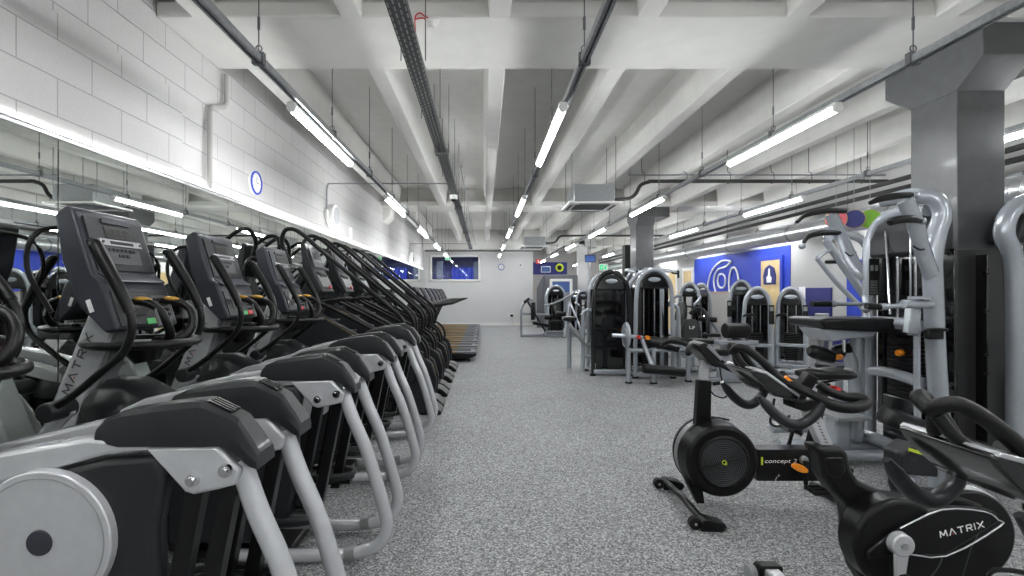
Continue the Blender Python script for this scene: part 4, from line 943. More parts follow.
# ------------------------------------------------------------------ weight machines
SV = 'silver_right'
def arch_path(w, h, y, flare=0.0, top=.30):
    hw = w / 2 - .02; pts = [(-hw - flare, y, .03), (-hw - flare, y, .5), (-hw - flare * .6, y, h - top - .25), (-hw, y, h - top)]
    for i in range(1, 10):
        a = PI - PI * i / 10; pts.append((hw * math.copysign(abs(math.cos(a)) ** 1.06, math.cos(a)), y, h - top + top * math.sin(a)))
    pts += [(hw, y, h - top), (hw + flare * .6, y, h - top - .25), (hw + flare, y, .5), (hw + flare, y, .03)]
    return pts
def tower(R, w, d, h, front='open', top=.35, tr=.035, off=(0, 0), closed_back=True):
    """selectorised stack tower: arched tube frames front and back, smoked shroud, hood, plates, rods, pin"""
    ox, oy = off; g = (-ox, -oy, 0)
    def P(mb, n, m, par=R, bev=0, seg=2): return mb.build(n, m, par, bev, seg, g)
    for y, nm in ((-d / 2, 'front_arch'), (d / 2, 'rear_arch')): P(MB().tube(arch_path(w - (.05 if y > 0 else 0), h - (.02 if y > 0 else 0), y, .025, top), tr, 10, 3, r2=tr * .8), nm, 'black_gloss' if front == 'closed' and y < 0 else SV)
    hw = w / 2 - .05
    arc = [(hw * math.copysign(abs(math.cos(PI * i / 14)) ** 1.06, math.cos(PI * i / 14)), h - top + (top - .03) * math.sin(PI * i / 14)) for i in range(15)]
    lo = h - top + .06
    hood = P(MB().prism([(hw, lo - .02)] + [p for p in arc if p[1] > lo] + [(-hw, lo - .02)], -d / 2 - .02, d / 2 + .02), 'hood', 'black_gloss', bev=.03, seg=3)
    P(MB().sph((0, -d / 2 - .018, h - top * .45), .07, (1.5, .12, .55)), 'hood_badge', SV, hood)
    ys = d / 2 - .05
    P(MB().prism([(-hw, .14), (hw, .14), (hw, lo), (-hw, lo)], ys - .012, ys), 'rear_shroud', 'glass', bev=.004)
    if front == 'closed': P(MB().prism([(-hw, .10), (hw, .10), (hw, lo - .01), (-hw, lo - .01)], -ys - .0, -ys + .012), 'front_shroud', 'glass', bev=.004)
    else:
        for s in (-1, 1): P(MB().box((s * (hw - .035), -ys, (lo + .12) / 2 + .05), (.07, .012, lo - .15)), 'shroud_strip', 'glass', bev=.003)
    st = MB(); nz = 16; z0 = .16
    for i in range(nz): st.box((0, 0, z0 + .012 + i * .031), (w * .48, .14, .027))
    st = P(st, 'weight_stack', 'black_metal', bev=.002)
    for s in (-1, 1): P(MB().cyl((s * w * .15, 0, .12), (s * w * .15, 0, lo), .011, n=10), 'guide_rod', 'chrome')
    P(MB().cyl((0, 0, z0 + nz * .031), (0, 0, lo), .004, n=6), 'lift_cable', 'black')
    pn = P(MB().cyl((0, -.07, z0 + .03 * 9), (0, -.12, z0 + .03 * 9), .018, n=14), 'selector_pin', 'orange', st, .003)
    bs = MB(); bs.box((0, -d / 2, .07), (w, .09, .07)); bs.box((0, d / 2, .07), (w, .09, .07)); bs.box((-w / 2 + .02, 0, .06), (.07, d, .06)); bs.box((w / 2 - .02, 0, .06), (.07, d, .06)); P(bs, 'base_frame', SV, bev=.012)
    for sx in (-1, 1):
        for sy in (-1, 1): P(MB().cyl((sx * (w / 2 + .01), sy * d / 2, 0), (sx * (w / 2 + .01), sy * d / 2, .03), .05, n=14), 'rubber_foot', 'rubber')
    return P
def pad(P, n, c, s, rot=None, bev=.03, m='vinyl'): return P(MB().box(c, s, rot), n, m, bev=bev, seg=3)
def backpad(P, c, w, h, t, tilt=0, rz=0, n='back_pad', logo=False):
    sec = []
    for f, k in ((-.5, .55), (-.42, .8), (-.2, .95), (.1, 1), (.35, .85), (.47, .62), (.5, .45)):
        sec.append((f * h, k * w / 2))
    R3 = Euler((tilt, 0, rz)).to_matrix(); c = Vector(c); q = []
    for z, hw in sec: q.append([c + R3 @ Vector((hw * a, t / 2 * b, z)) for a, b in ((-1, -.3), (-.8, -1), (.8, -1), (1, -.3), (1, .5), (.8, 1), (-.8, 1), (-1, .5))])
    return P(MB().rings(q), n, 'vinyl', bev=.012, seg=2)
def roller(P, a, b, r=.06, n='roller_pad'):
    o = P(MB().cyl(a, b, r, n=20), n, 'vinyl', bev=.015, seg=2); return o

# kinds of attachment
def seat_unit(P, x, y, z=.46, face=0, back=True):
    P(MB().tube([(x, y, .05), (x, y, z - .08)], .045, 10, 1), 'seat_post', SV)
    pad(P, 'seat', (x, y, z), (.34, .38, .07), None, .03)
    if back:
        b = backpad(P, (x, y + .22, z + .42), .30, .62, .07, -.18)
        P(MB().tube([(x, y + .30, z - .1), (x, y + .30, z + .35)], .035, 8, 1), 'back_support', SV)
    P(MB().box((x, y + .1, .05), (.08, .9, .06)), 'seat_rail', SV, bev=.01)
    P(MB().box((x, y - .32, .04), (.5, .08, .05)), 'foot_bar', SV, bev=.01)
def arms(P, x, y, z, sp, drop, reach, n='press_arm'):
    for s in (-1, 1):
        a = P(MB().tube([(x + s * .10, y + .1, z), (x + s * sp * .8, y, z - .04), (x + s * sp, y - reach * .4, z - drop * .5), (x + s * sp, y - reach, z - drop)], .032, 10, 4), n, SV)
        P(MB().tube([(x + s * sp, y - reach, z - drop - .02), (x + s * (sp - .14), y - reach - .03, z - drop)], .02, 8, 1), 'hand_grip', 'foam', a)
        P(MB().cyl((x + s * sp, y - reach - .01, z - drop + .04), (x + s * sp, y - reach - .01, z - drop - .10), .019, n=10), 'hand_grip', 'foam', a)
def placard(P, x, y, z, h=.34): P(MB().box((x, y, z), (.085, .012, h)), 'instruction_plate', 'rubber', bev=.003); P(MB().box((x, y - .008, z + h * .3), (.06, .002, h * .22)), 'instruction_drawing', 'silver_dark')

def station(loc, rz, w, d, h, kind, lab, front='open', top=.35, grp='selectorised weight machines'):
    R = empty('weight_machine', (*loc, 0), rz); P = tower(R, w, d, h, front, top)
    if kind == 'press':
        seat_unit(P, 0, -.75); arms(P, 0, -.25, min(1.35, h - .25), .34, .25, .35); placard(P, w / 2, -d / 2 - .04, 1.05)
    elif kind == 'row':
        seat_unit(P, .0, -.95, back=False); backpad(P, (0, -.62, .95), .30, .36, .09, 0, 0, 'chest_pad'); arms(P, 0, -.2, 1.1, .30, .12, .4, 'row_arm'); placard(P, w / 2, -d / 2 - .04, 1.05)
    elif kind == 'overhead':
        seat_unit(P, .0, -.75); arms(P, 0, 0, h + .02, .42, .10, .55, 'overhead_arm'); placard(P, -w / 2, -d / 2 - .04, 1.05)
    elif kind == 'side':
        P(MB().tube([(-w / 2 - .0, -.1, .30), (-w / 2 - .10, -.1, .32), (-w / 2 - .14, -.1, .42), (-w / 2 - .14, -.1, .98), (-w / 2 - .10, -.1, 1.08), (-w / 2 - .0, -.1, 1.09)], .035, 10, 4), 'guard_loop', SV)
        P(MB().tube([(-w / 2 - .14, -.1, .42), (-w / 2 - .15, -.1, .03)], .035, 10, 1), 'guard_leg', SV)
        P(MB().tube([(-w / 2 - .02, -.1, .50), (-w / 2 - .12, -.12, .52), (-w / 2 - .30, -.15, .74), (-w / 2 - .38, -.1, .86)], .03, 8, 3), 'lever_arm', 'silver_dark'); pad(P, 'seat', (-w / 2 - .30, .35, .92), (.24, .3, .07)); P(MB().tube([(-w / 2 - .30, .35, .03), (-w / 2 - .30, .35, .90)], .04, 8, 1), 'seat_post', SV)
    elif kind == 'legext':
        # leg extension: cam disc, lever, two rollers, seat, side grips
        y0 = -.62; P0 = P
        def P(mb, *a, **k):
            bmesh.ops.translate(mb.bm, vec=(-.42, 0, 0), verts=mb.bm.verts); return P0(mb, *a, **k)
        P(MB().cyl((-.16, y0, .73), (-.12, y0, .73), .17, n=30).cyl((-.17, y0, .73), (-.11, y0, .73), .12, n=24), 'cam_disc', SV, bev=.006)
        P(MB().torus((-.14, y0, .73), .185, .022, 'x', 28), 'cam_guard', SV)
        P(MB().tube([(-.36, y0, .73), (-.1, y0 - .02, .72), (.10, y0 - .05, .70)], .03, 10, 2), 'pivot_bar', SV)
        P(MB().cyl((.02, y0 - .08, .71), (.02, y0 - .12, .71), .030, n=14), 'red_knob', 'red'); P(MB().cyl((.16, y0 - .06, .70), (.16, y0 - .12, .70), .034, n=14), 'orange_knob', 'orange')
        roller(P, (.17, y0 - .05, .64), (.66, y0 - .02, .52), .058); roller(P, (.03, y0 - .28, .26), (.66, y0 - .25, .20), .072, 'ankle_roller')
        P(MB().tube([(.10, y0, .68), (.14, y0 - .1, .50), (.2, y0 - .22, .26)], .034, 10, 3), 'swing_lever', SV)
        pad(P, 'seat', (.55, -.35, .62), (.5, .46, .08), (0, -.1, 0))
        for (x, y) in ((-.12, -.68), (.25, -.72), (.85, -.55)): P(MB().tube([(x, y, .0), (x, y, .55)], .034, 10, 1, r2=.045), 'support_leg', SV); P(MB().cyl((x, y, 0), (x, y, .025), .055, n=14), 'foot', 'rubber')
        P(MB().tube([(-.1, -.66, .5), (.4, -.62, .5), (.85, -.5, .5)], .034, 8, 2), 'cross_bar', SV)
        P(MB().tube([(.72, -.6, .55), (.95, -.66, .62), (1.05, -.62, .55), (1.02, -.5, .40), (.8, -.45, .38)], .018, 8, 4), 'side_grip', SV)
        P = P0
        P(MB().tube([(w / 2 + .0, -.1, 1.20), (w / 2 + .10, -.1, 1.18), (w / 2 + .15, -.1, 1.06), (w / 2 + .16, -.1, .6), (w / 2 + .16, -.1, .03)], .034, 10, 4), 'guard_loop', SV)
    elif kind == 'crunch':
        seat_unit(P, -.55, -.6, .52, back=False); roller(P, (-.80, -.45, .84), (-.45, -.5, .82), .055, 'chest_roller')
        P(MB().tube([(-.35, -.3, .2), (-.45, -.35, .6), (-.7, -.45, .9)], .035, 10, 3), 'lever', SV); P(MB().box((-.4, -.3, .06), (1.0, .1, .07)), 'floor_bar', SV, bev=.012); placard(P, -w / 2, -d / 2 - .04, 1.05)
    elif kind == 'plain':
        placard(P, w / 2, -d / 2 - .04, 1.0); P(MB().tube([(-w / 2, -d / 2, .96), (-w / 2 + .04, -d / 2 - .10, .99), (-w / 2 + .16, -d / 2 - .13, 1.0)], .022, 8, 3), 'hand_grip', 'foam'); P(MB().box((0, -d / 2 - .03, .45), (w, .05, .06)), 'cross_bar', SV, bev=.01)
        P(MB().box((0, -d / 2 - .30, .05), (.08, .55, .07)), 'floor_bar', SV, bev=.01); P(MB().box((0, -d / 2 - .56, .05), (.40, .08, .06)), 'foot_bar', SV, bev=.01)
    elif kind == 'aframe':
        for (a, b) in (((-.35, -.6, .02), (-.2, -.1, 1.15)), ((.15, -.95, .02), (.45, -.2, 1.1)), ((.75, -.95, .02), (.45, -.2, 1.1))): P(MB().tube([a, b], .035, 8, 1), 'frame_strut', SV)
        P(MB().tube([(-.4, -.5, .98), (-.1, -.55, 1.05), (.4, -.6, 1.3)], .03, 8, 3), 'lever_arm', SV); roller(P, (-.1, -.95, .75), (.2, -.95, .72), .08); pad(P, 'seat', (-.1, -.75, .5), (.45, .35, .08)); backpad(P, (.0, -.55, .95), .26, .5, .08, -.3)
        P(MB().box((.2, -.8, .05), (1.1, .08, .06)), 'floor_bar', SV, bev=.01)
    tag(R, lab, 'weight machine', grp)
    return R

station((2.13, 8.45), 0, .60, .5, 1.74, 'side', 'weight tower with closed glossy black shroud, left of the twin pair in the middle', 'closed')
station((2.76, 8.20), 0, .60, .5, 1.76, 'legext', 'leg extension machine with two black rollers and round silver cam')
station((3.10, 9.6), .2, .56, .5, 1.84, 'overhead', 'weight machine whose arch peeks up directly behind the leg extension machine')
station((4.75, 11.0), -1.0, .50, .42, 1.60, 'press', 'narrow weight tower standing edge on before the low partition')
station((5.45, 10.4), -.45, .44, .42, 1.63, 'crunch', 'weight tower with grey hood seen against the blue wall logo')
station((4.97, 8.95), -.42, .44, .40, 1.47, 'plain', 'left tower of the close pair in front of the tan door')
station((5.62, 8.95), -.62, .44, .40, 1.47, 'plain', 'right tower of the close pair in front of the tan door')
station((2.28, 15.8), 0, .60, .5, 1.60, 'aframe', 'distant weight machine with arch in front of the dark booth')
station((3.15, 16.2), .3, .50, .5, 1.45, 'row', 'distant weight machine right of the dark booth')
station((3.9, 14.2), -.6, .55, .5, 1.5, 'press', 'distant weight machine behind the closed black tower')
station((3.55, 11.6), -.3, .55, .5, 1.62, 'overhead', 'weight machine with overhead bars at the foot of the middle column')
# frame rig at the far left of the distant group
R = empty('leg_press', (1.66, 15.6, 0))
def P(mb, n, m, par=R, bev=0, seg=2): return mb.build(n, m, par, bev, seg)
P(MB().tube([(-.48, -.2, .0), (-.50, -.2, .75), (-.44, -.2, .98), (-.28, -.2, 1.12), (-.1, -.2, 1.14)], .035, 10, 4), 'hoop', SV); P(MB().tube([(-.5, -.2, .72), (.4, -.2, .68)], .035, 8, 1), 'cross_bar', SV)
P(MB().tube([(-.3, -.2, 1.12), (.0, -.3, .6), (.3, -.3, .1)], .03, 8, 3), 'sloping_rail', 'black_metal'); pad(P, 'seat', (.1, -.3, .4), (.5, .4, .1), (0, .2, 0)); backpad(P, (-.12, -.25, .8), .3, .55, .1, 0, 1.2)
P(MB().box((-.0, -.2, .04), (1.0, .1, .06)), 'floor_bar', SV, bev=.01); P(MB().tube([(-.4, -.25, 1.08), (-.25, -.35, 1.2)], .04, 8, 1), 'grip', 'foam'); roller(P, (.2, -.45, .62), (.45, -.45, .62), .07)
tag(R, 'distant silver hooped machine with black pads, leftmost by the end wall', 'weight machine')

# seat with branded back pad beside the leg extension machine
R = empty('chest_machine', (3.82, 8.75, 0)); 
def P(mb, n, m, par=R, bev=0, seg=2): return mb.build(n, m, par, bev, seg)
bp = backpad(P, (-.17, -.1, .64), .34, .56, .10, -.25, -.35)
text_mesh('lettering', 'LF', 'white_print', bp, (-.17, -.155, .77), (math.cos(.35), -math.sin(.35), 0), (0, .25, 1), .05, .09, .035)
P(MB().tube([(-.05, .1, .05), (-.1, .05, .6), (-.12, .02, .75)], .04, 10, 3), 'back_support', SV); pad(P, 'seat', (-.30, -.40, .42), (.38, .36, .08), (.05, 0, .35))
P(MB().tube([(-.05, .25, 1.0), (.10, .2, 1.10), (.18, .05, .98), (.14, -.1, .65)], .034, 10, 4), 'press_arm', 'black'); P(MB().tube([(-.45, -.2, .9), (-.50, -.25, .78), (-.42, -.2, .55), (-.2, 0, .45)], .032, 10, 4), 'press_arm', SV)
P(MB().tube([(-.3, -.35, .05), (-.3, -.38, .38)], .045, 10, 1), 'seat_post', SV); P(MB().box((0, -.1, .05), (.95, .1, .07), (0, 0, .35)), 'floor_bar', SV, bev=.012); P(MB().box((.35, .1, .05), (.1, .8, .07)), 'floor_bar', SV, bev=.012)
tag(R, 'seat with oval black back pad bearing a small logo, right of the leg extension machine', 'weight machine')

# bench with the large black roll pad
R = empty('roll_pad_bench', (3.95, 7.6, 0))
def P(mb, n, m, par=R, bev=0, seg=2): return mb.build(n, m, par, bev, seg)
roller(P, (-.22, 0, .80), (.14, .02, .80), .118, 'large_roll_pad'); pad(P, 'seat', (-.45, .2, .62), (.42, .3, .07)); P(MB().box((-.05, 0, .62), (.62, .2, .07)), 'beam', SV, bev=.015)
P(MB().prism([(-.35, .03), (.30, .03), (.22, .60), (-.2, .60)], -.07, .07), 'pedestal', SV, bev=.03, seg=3); P(MB().box((0, 0, .04), (1.1, .12, .07)), 'floor_bar', SV, bev=.015); P(MB().box((.4, .05, .05), (.12, .8, .08)), 'floor_bar', SV, bev=.015)
roller(P, (-.5, -.12, .48), (-.22, -.12, .47), .05, 'ankle_roller')
tag(R, 'low silver bench with one fat black roll pad, between logo seat and twin towers', 'weight machine')

# ------------------------------------------------------------------ the large near machine at the right
def at(px, py, Y): return Vector(((px - CX) * Y / F, Y, H - (py - CY) * Y / F))
R = empty('shoulder_press_machine', (3.4, 4.0, 0)); org = (3.4, 4.0, 0)
def P(mb, n, m, par=None, bev=0, seg=2): return mb.build(n, m, par or R, bev, seg, org)
YL, YN = 4.4, 3.68
Lx, Rx = 3.45, 3.36
# far upright runs up, leans over into the near one: one big arch in a plane along y
P(MB().tube([(3.46, 4.40, .06), (3.46, 4.40, .6), (3.46, 4.40, 1.2), (3.46, 4.40, 1.75), (3.48, 4.38, 1.92), (3.49, 4.28, 2.03), (3.46, 4.10, 2.06), (3.42, 3.9, 2.06), (3.40, 3.74, 2.03)], .052, 12, 4), 'far_arch', SV)
P(MB().tube([(3.46, 3.68, .06), (3.40, 3.68, .8), (3.37, 3.68, 1.5), (3.37, 3.68, 1.66), (3.40, 3.68, 1.84), (3.44, 3.68, 1.98), (3.40, 3.70, 2.10), (3.30, 3.78, 2.14), (3.20, 3.95, 2.13)], [.062] * 8 + [.045], 14, 5), 'near_arch', SV)
P(MB().prism([(3.74, 1.70), (4.36, 1.70), (4.36, 1.86), (4.28, 1.98), (4.10, 2.06), (3.86, 2.05), (3.74, 1.96)], 3.42, 3.60, 'x'), 'hood', 'char', bev=.03, seg=3)
sh = P(MB().box((3.56, 4.06, .98), (.02, .72, 1.50)), 'rear_shroud', 'glass', bev=.004)
st = MB()
for i in range(17): st.box((3.48, 4.02, .55 + i * .034), (.14, .26, .029))
st = P(st, 'weight_stack', 'black_metal', bev=.002)
P(MB().box((3.52, 4.02, .32), (.26, .30, .44)), 'lower_stack_guard', 'black_gloss', bev=.01)
pn = P(MB().cyl((3.42, 4.0, .905), (3.36, 3.98, .905), .026, n=18), 'selector_pin', 'orange', st, .005); P(MB().tube([(3.39, 4.0, .93), (3.38, 4.02, 1.0), (3.40, 4.03, 1.15)], .005, 6, 3), 'pin_tether', 'rubber', st)
for y in (3.95, 4.12): P(MB().cyl((3.48, y, .5), (3.48, y, 1.95), .012, n=10), 'guide_rod', 'chrome')
P(MB().cyl((3.36, 3.86, 1.20), (3.36, 3.86, 1.98), .008, n=8), 'steel_rod', 'chrome'); P(MB().cyl((3.30, 3.98, 1.22), (3.44, 4.2, 1.98), .010, n=8), 'diagonal_rod', 'chrome')
P(MB().tube([at(864, 321, 4.34), at(895, 323, 4.0), at(918, 326, 3.74)], .050, 12, 3), 'upper_crossbar', SV)
P(MB().tube([at(873, 371, 4.34), at(886, 372, 4.15), at(905, 377, 3.9), at(922, 383, 3.74)], .046, 12, 3), 'lower_crossbar', SV)
P(MB().tube([at(917, 310, 3.66), at(917, 350, 3.66), at(917, 400, 3.66), at(918, 428, 3.66)], .022, 10, 1), 'inner_upright', SV)
P(MB().tube([at(914, 298, 3.66), at(914, 335, 3.66)], .040, 12, 1), 'upright_sleeve', SV)
P(MB().tube([(3.46, 4.42, .08), (3.34, 4.30, .14), (3.30, 4.1, .16), (3.36, 3.85, .12), (3.46, 3.68, .06)], .055, 12, 4), 'base_curve', SV)
P(MB().tube([(3.44, 4.44, .12), (3.1, 4.55, .14), (2.7, 4.60, .12)], .045, 10, 2), 'base_rail', SV); P(MB().box((3.4, 4.36, .02), (.1, .2, .04)), 'foot', SV, bev=.01)
P(MB().cyl((3.46, 3.68, 0), (3.46, 3.68, .06), .07, n=18), 'rubber_foot', 'rubber'); P(MB().cyl((3.46, 4.40, 0), (3.46, 4.40, .06), .07, n=18), 'rubber_foot', 'rubber')
P(MB().tube([at(862, 418, 4.2), at(862, 345, 4.2), at(862, 325, 4.2)], .020, 10, 1), 'guide_tube', SV)
# lever press arms
def flat(pts, w_, t_, n, m=SV): return P(MB().tube(pts, w_, 12, 4, r2=t_), n, m)
na = flat([at(905, 200, 3.42), at(915, 222, 3.44), at(921, 246, 3.5), at(928, 266, 3.55), at(931, 275, 3.58)], .062, .030, 'near_press_arm')
P(MB().tube([at(870, 203, 3.35), at(880, 199, 3.36), at(895, 196, 3.38), at(910, 195, 3.42), at(914, 195, 3.42)], [.014, .022, .025, .020, .016], 12, 4), 'hand_grip', 'foam', na); P(MB().sph(at(915, 195, 3.42), .028), 'grip_end', SV, na)
P(MB().tube([at(890, 223, 3.30), at(897, 220, 3.32), at(912, 219, 3.36), at(920, 221, 3.42)], [.020, .027, .027, .018], 12, 4), 'hand_grip', 'foam', na); P(MB().sph(at(922, 221, 3.42), .026), 'grip_end', SV, na)
P(MB().tube([at(913, 246, 3.45), at(921, 250, 3.47), at(930, 246, 3.5)], .006, 6, 3), 'seam', 'rubber', na)
fa = flat([at(831, 214, 4.55), at(840, 234, 4.55), at(850, 256, 4.5), at(858, 270, 4.45), at(866, 277, 4.42)], .062, .034, 'far_press_arm')
P(MB().tube([at(797, 222, 4.4), at(806, 215, 4.42), at(825, 211, 4.48), at(845, 211, 4.55)], [.016, .022, .026, .024], 12, 4), 'hand_grip', 'foam', fa)
P(MB().tube([at(803, 244, 4.4), at(808, 237, 4.42), at(822, 233, 4.48), at(842, 233, 4.55)], [.016, .022, .026, .024], 12, 4), 'hand_grip', 'foam', fa); P(MB().sph(at(802, 246, 4.4), .03), 'grip_end', SV, fa)
P(MB().tube([at(845, 252, 4.48), at(851, 256, 4.46), at(856, 252, 4.5)], .006, 6, 3), 'seam', 'rubber', fa)
# horizontal bars with black grips at shoulder height
for (a, b, c, e, nm) in ((at(812, 304, 4.1), at(830, 304, 4.12), at(868, 304, 4.2), .017, 'far_bar'), (at(866, 306, 3.6), at(880, 307, 3.6), at(930, 304, 3.6), .018, 'near_bar')):
    b_ = P(MB().tube([b, c], e, 10, 1), nm, SV); P(MB().tube([a, b], .024, 12, 1), 'hand_grip', 'foam', b_); P(MB().tube([b, b + (c - b) * .12], .026, 12, 1), 'collar', SV, b_)
P(MB().tube([at(903, 304, 3.58), at(931, 304, 3.60)], .032, 12, 1), 'bar_sleeve', SV); P(MB().cyl(at(920, 299, 3.6) , at(920, 299, 3.6) + Vector((0, 0, .02)), .07, n=20), 'pivot_disc', SV)
P(MB().prism([(3.12, 1.10), (3.20, 1.08), (3.22, 1.26), (3.14, 1.30)], 3.6, 3.66), 'cam_tab', SV, bev=.01)
P(MB().tube([at(866, 296, 4.25), at(868, 320, 4.2)], .032, 12, 1), 'bar_post', SV); P(MB().sph(at(866, 309, 4.1), .035), 'joint', SV)
P(MB().box(at(874, 277, 4.28), (.085, .012, .32)), 'instruction_plate', 'rubber', bev=.003); pl = MB()
for i in range(9): pl.box(at(874, 281 + i * 1.6, 4.27), (.06, .002, .006))
P(pl, 'instruction_print', 'silver_dark')
for x_ in (872, 876.5): P(MB().box(at(x_, 268, 4.27), (.025, .002, .05)), 'instruction_drawing', 'silver_dark')
hb = MB(); c = at(934, 334, 3.55); hb.box((c.x, c.y, c.z), (.12, .05, .08)); P(hb, 'cup_holder', 'black', bev=.015)
P(MB().torus((c.x, c.y - .03, c.z + .035), .05, .010, 'z', 20), 'cup_ring', 'black'); P(MB().box(at(928, 398, 3.61), (.05, .004, .06)), 'warning_sticker', 'white_print'); P(MB().box(at(928, 395, 3.605), (.05, .004, .016)), 'sticker_head', 'orange')
# guide rollers pinned to the back of the near upright
for y_ in (253, 320, 388): P(MB().cyl(at(943, y_, 3.72), at(948, y_, 3.72), .010, n=8).cyl(at(947, y_, 3.72), at(949, y_, 3.72), .02, n=8), 'frame_bolt', 'rubber')
tag(R, 'large silver shoulder press machine with four black overhead grips before the column', 'weight machine')

# machine behind it, only upper silver levers
R = empty('pulldown_machine', (4.35, 6.0, 0)); org = (4.35, 6.0, 0)
P(MB().tube([at(826, 240, 5.9), at(834, 234, 5.9), at(850, 235, 6.0), at(862, 240, 6.1), at(868, 248, 6.15)], .05, 12, 4), 'top_arch', SV)
P(MB().tube([at(826, 240, 5.9), at(838, 258, 5.9), at(855, 282, 5.9), at(872, 306, 5.9)], .045, 12, 3), 'lever_arm', SV)
P(MB().tube([at(817, 258, 5.8), at(836, 282, 5.8), at(858, 304, 5.8), at(866, 312, 5.8)], .028, 10, 3), 'lever_rod', SV)
P(MB().tube([at(817, 258, 5.8), at(826, 252, 5.85), at(832, 250, 5.9)], .02, 8, 2), 'rod_link', SV); P(MB().tube([at(826, 262, 5.9), at(846, 262, 5.95)], .022, 8, 1), 'cross_grip', 'foam')
P(MB().tube([at(868, 248, 6.15), (4.80, 6.15, 1.0), (4.80, 6.15, .0)], .05, 12, 1), 'upright', SV); P(MB().tube([at(872, 306, 5.9), (4.68, 5.9, .6), (4.68, 5.9, .0)], .045, 12, 1), 'upright', SV)
pad(P, 'seat', (4.35, 6.0, .48), (.36, .40, .08)); P(MB().tube([(4.35, 6.0, .0), (4.35, 6.0, .44)], .045, 10, 1), 'seat_post', SV); P(MB().box((4.55, 6.0, .05), (.6, .1, .07)), 'floor_bar', SV, bev=.012)
tag(R, 'silver lever machine mostly hidden behind the large shoulder press machine', 'weight machine')

# big padded arm rest
R = empty('arm_curl_machine', (2.95, 4.3, 0)); org = (2.95, 4.3, 0)
ap = [at(x, y, 4.1).xz[:] for x, y in ((808, 319), (815, 317.5), (860, 318), (881, 317.5), (883, 325), (878, 331), (850, 330), (812, 327))]
P(MB().prism(ap, 3.95, 4.40), 'arm_pad', 'vinyl', bev=.02, seg=3)
P(MB().prism([at(x, y, 4.1).xz[:] for x, y in ((814, 328), (872, 330), (866, 337), (842, 338), (826, 341), (819, 334))], 4.02, 4.32), 'pad_bracket', SV, bev=.012)
P(MB().tube([(3.20, 4.2, 1.08), (3.20, 4.22, .6), (3.20, 4.25, .04)], .055, 12, 2, r2=.045), 'column_tube', SV)
P(MB().tube([at(844, 340, 4.15), at(844, 352, 4.15)], .016, 8, 1), 'adjuster_rod', 'chrome')
# roller arm
P(MB().tube([at(848, 352, 4.2), at(852, 372, 4.2), at(858, 400, 4.2), at(858, 425, 4.2), at(856, 440, 4.2)], .042, 12, 4, r2=.05), 'swing_arm', SV)
P(MB().tube([at(850, 356, 4.2), at(852, 366, 4.2), at(850, 372, 4.2)], .05, 12, 2), 'swing_joint', 'silver_dark')
def fatroll(a, b, nm):
    a = Vector(a); b = Vector(b); P(MB().tube([a, a + (b - a) * .12, a + (b - a) * .5, a + (b - a) * .88, b], [.030, .055, .062, .055, .030], 16, 4), nm, 'vinyl')
fatroll(at(809, 350, 4.1), at(835, 358, 4.15), 'roller_pad'); fatroll(at(834, 352, 4.2), at(860, 347, 4.3), 'roller_pad')
P(MB().cyl(at(834, 357, 4.1), at(840, 357, 4.15), .026, n=14), 'orange_cap', 'orange')
P(MB().box(at(842, 415, 4.1), (.28, .30, .03)), 'foot_plate', 'silver_dark', bev=.006); P(MB().box(at(838, 433, 4.15), (.13, .14, .28)), 'foot_pedestal', SV, bev=.02)
P(MB().tube([(2.62, 4.35, .05), (3.1, 4.25, .06), (3.5, 4.2, .05)], .05, 12, 2), 'base_tube', SV); P(MB().tube([(2.85, 4.0, .06), (3.2, 3.98, .07), (3.42, 3.95, .06)], .045, 12, 2), 'base_tube', SV); P(MB().cyl((2.83, 4.0, .06), (2.87, 4.0, .06), .055, n=16), 'tube_end', 'silver_dark')
P(MB().box((2.6, 4.4, .45), (.10, .10, .06)), 'small_bracket', SV, bev=.01) if False else None
tag(R, 'arm curl machine with broad flat black pad and two short rollers beneath', 'weight machine')

# reclined pad on the floor side (seat behind the near bike)
R = empty('low_seat_bench', (3.05, 3.35, 0)); org = (3.05, 3.35, 0)
backpad(P, (3.12, 3.45, .42), .40, .55, .12, -1.2, 1.2, 'seat_pad'); backpad(P, (2.95, 3.15, .40), .42, .30, .10, -1.3, .9, 'seat_pad')
P(MB().tube([(3.05, 3.3, .05), (3.05, 3.3, .38)], .05, 12, 1), 'seat_post', SV); P(MB().box((3.0, 3.3, .035), (.9, .1, .06), (0, 0, .4)), 'floor_bar', SV, bev=.015); P(MB().tube([(2.7, 3.2, .08), (2.55, 3.05, .25), (2.6, 3.0, .42)], .03, 10, 3), 'handle', 'foam')
b = P(MB().prism([(2.52, .30), (2.74, .28), (2.74, .44), (2.60, .48), (2.52, .42)], 2.95, 3.10), 'seat_carriage', 'char', bev=.012); P(MB().box((2.60, 2.945, .44), (.10, .004, .018), (0, .3, 0)), 'yellow_strip', 'lime', b)
P(MB().tube([(2.62, 3.02, .05), (2.62, 3.02, .32)], .04, 10, 1), 'carriage_post', SV); P(MB().box((2.75, 3.1, .035), (.5, .1, .06), (0, 0, .4)), 'floor_bar', SV, bev=.015)
tag(R, 'low bench with grey pads and yellow striped carriage behind the near bike console', 'bench')

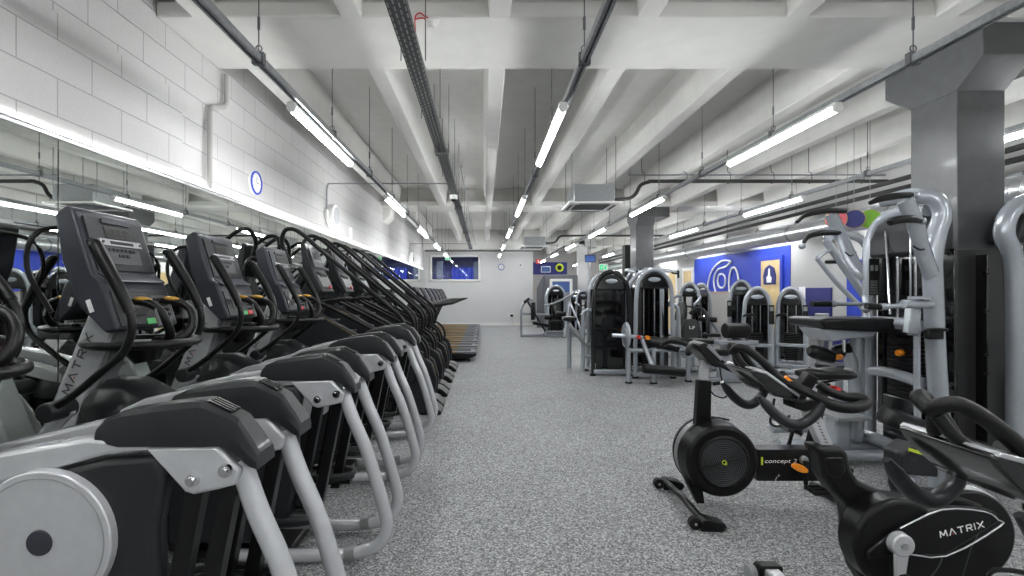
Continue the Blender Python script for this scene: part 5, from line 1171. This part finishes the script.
# far right machine, cut by the frame
R = empty('cable_tower', (4.4, 3.7, 0)); org = (4.4, 3.7, 0)
P(MB().tube([(4.07, 3.75, .05), (4.07, 3.75, .9), (4.06, 3.75, 1.55), (4.03, 3.75, 1.72), (3.98, 3.75, 1.85), (4.02, 3.75, 2.0), (4.14, 3.75, 2.09), (4.32, 3.76, 2.10), (4.5, 3.8, 2.08)], .062, 14, 5), 'front_arch', SV)
P(MB().tube([(4.07, 3.75, 1.62), (4.18, 3.6, 1.72), (4.32, 3.5, 1.76)], .045, 12, 3), 'branch_arm', SV)
P(MB().prism([(4.08, 1.78), (4.6, 1.78), (4.6, 2.05), (4.28, 2.06), (4.14, 2.0)], 3.75, 4.0), 'hood', 'char', bev=.03)
P(MB().box((4.42, 4.1, .95), (.6, .02, 1.5)), 'rear_shroud', 'glass', bev=.004); P(MB().box((4.01, 3.99, .95), (.012, .18, 1.5)), 'side_shroud', 'black_gloss', bev=.003)
st = MB()
for i in range(16): st.box((4.45, 3.95, .2 + i * .034), (.34, .14, .029))
P(st, 'weight_stack', 'black_metal', bev=.002); P(MB().cyl((4.36, 3.95, .6), (4.36, 3.95, 1.85), .012, n=10), 'guide_rod', 'chrome')
P(MB().tube([(4.07, 3.75, .95), (4.5, 3.75, .95)], .04, 10, 1), 'cross_bar', SV); P(MB().box((4.4, 3.8, .05), (.9, .1, .08)), 'base_frame', SV, bev=.015); P(MB().tube([(4.8, 3.75, .05), (4.8, 3.75, 1.7), (4.7, 3.75, 2.0), (4.5, 3.8, 2.08)], .06, 12, 4), 'far_upright', SV)
P(MB().box((4.07, 3.75, .015), (.16, .16, .03)), 'rubber_foot', 'rubber')
for z in (.75, .9, 1.25, 1.55): P(MB().cyl((4.01, 3.9, z), (3.98, 3.9, z), .012, n=8), 'frame_bolt', 'rubber')
tag(R, 'silver arched cable machine cut off by the right edge of the photo', 'weight machine')

# ------------------------------------------------------------------ camera, world, colour
cam = bpy.data.cameras.new('camera'); co = bpy.data.objects.new('camera', cam); C.objects.link(co)
co.location = (0, 0, H); co.rotation_euler = (PI / 2, 0, 0)
cam.sensor_width = 36; cam.lens = 36 * F / 1024; cam.shift_x = (512 - CX) / 1024; cam.shift_y = -(288 - CY) / 1024
cam.clip_start = .02; cam.clip_end = 200
S.camera = co
wd = bpy.data.worlds.new('world'); S.world = wd; wd.use_nodes = True; wd.node_tree.nodes['Background'].inputs[0].default_value = (.8, .85, 1, 1); wd.node_tree.nodes['Background'].inputs[1].default_value = .3
S.view_settings.view_transform = 'Standard'; S.view_settings.look = 'None'; S.view_settings.gamma = 1; S.view_settings.use_curve_mapping = False
S.view_settings.exposure = 1.45
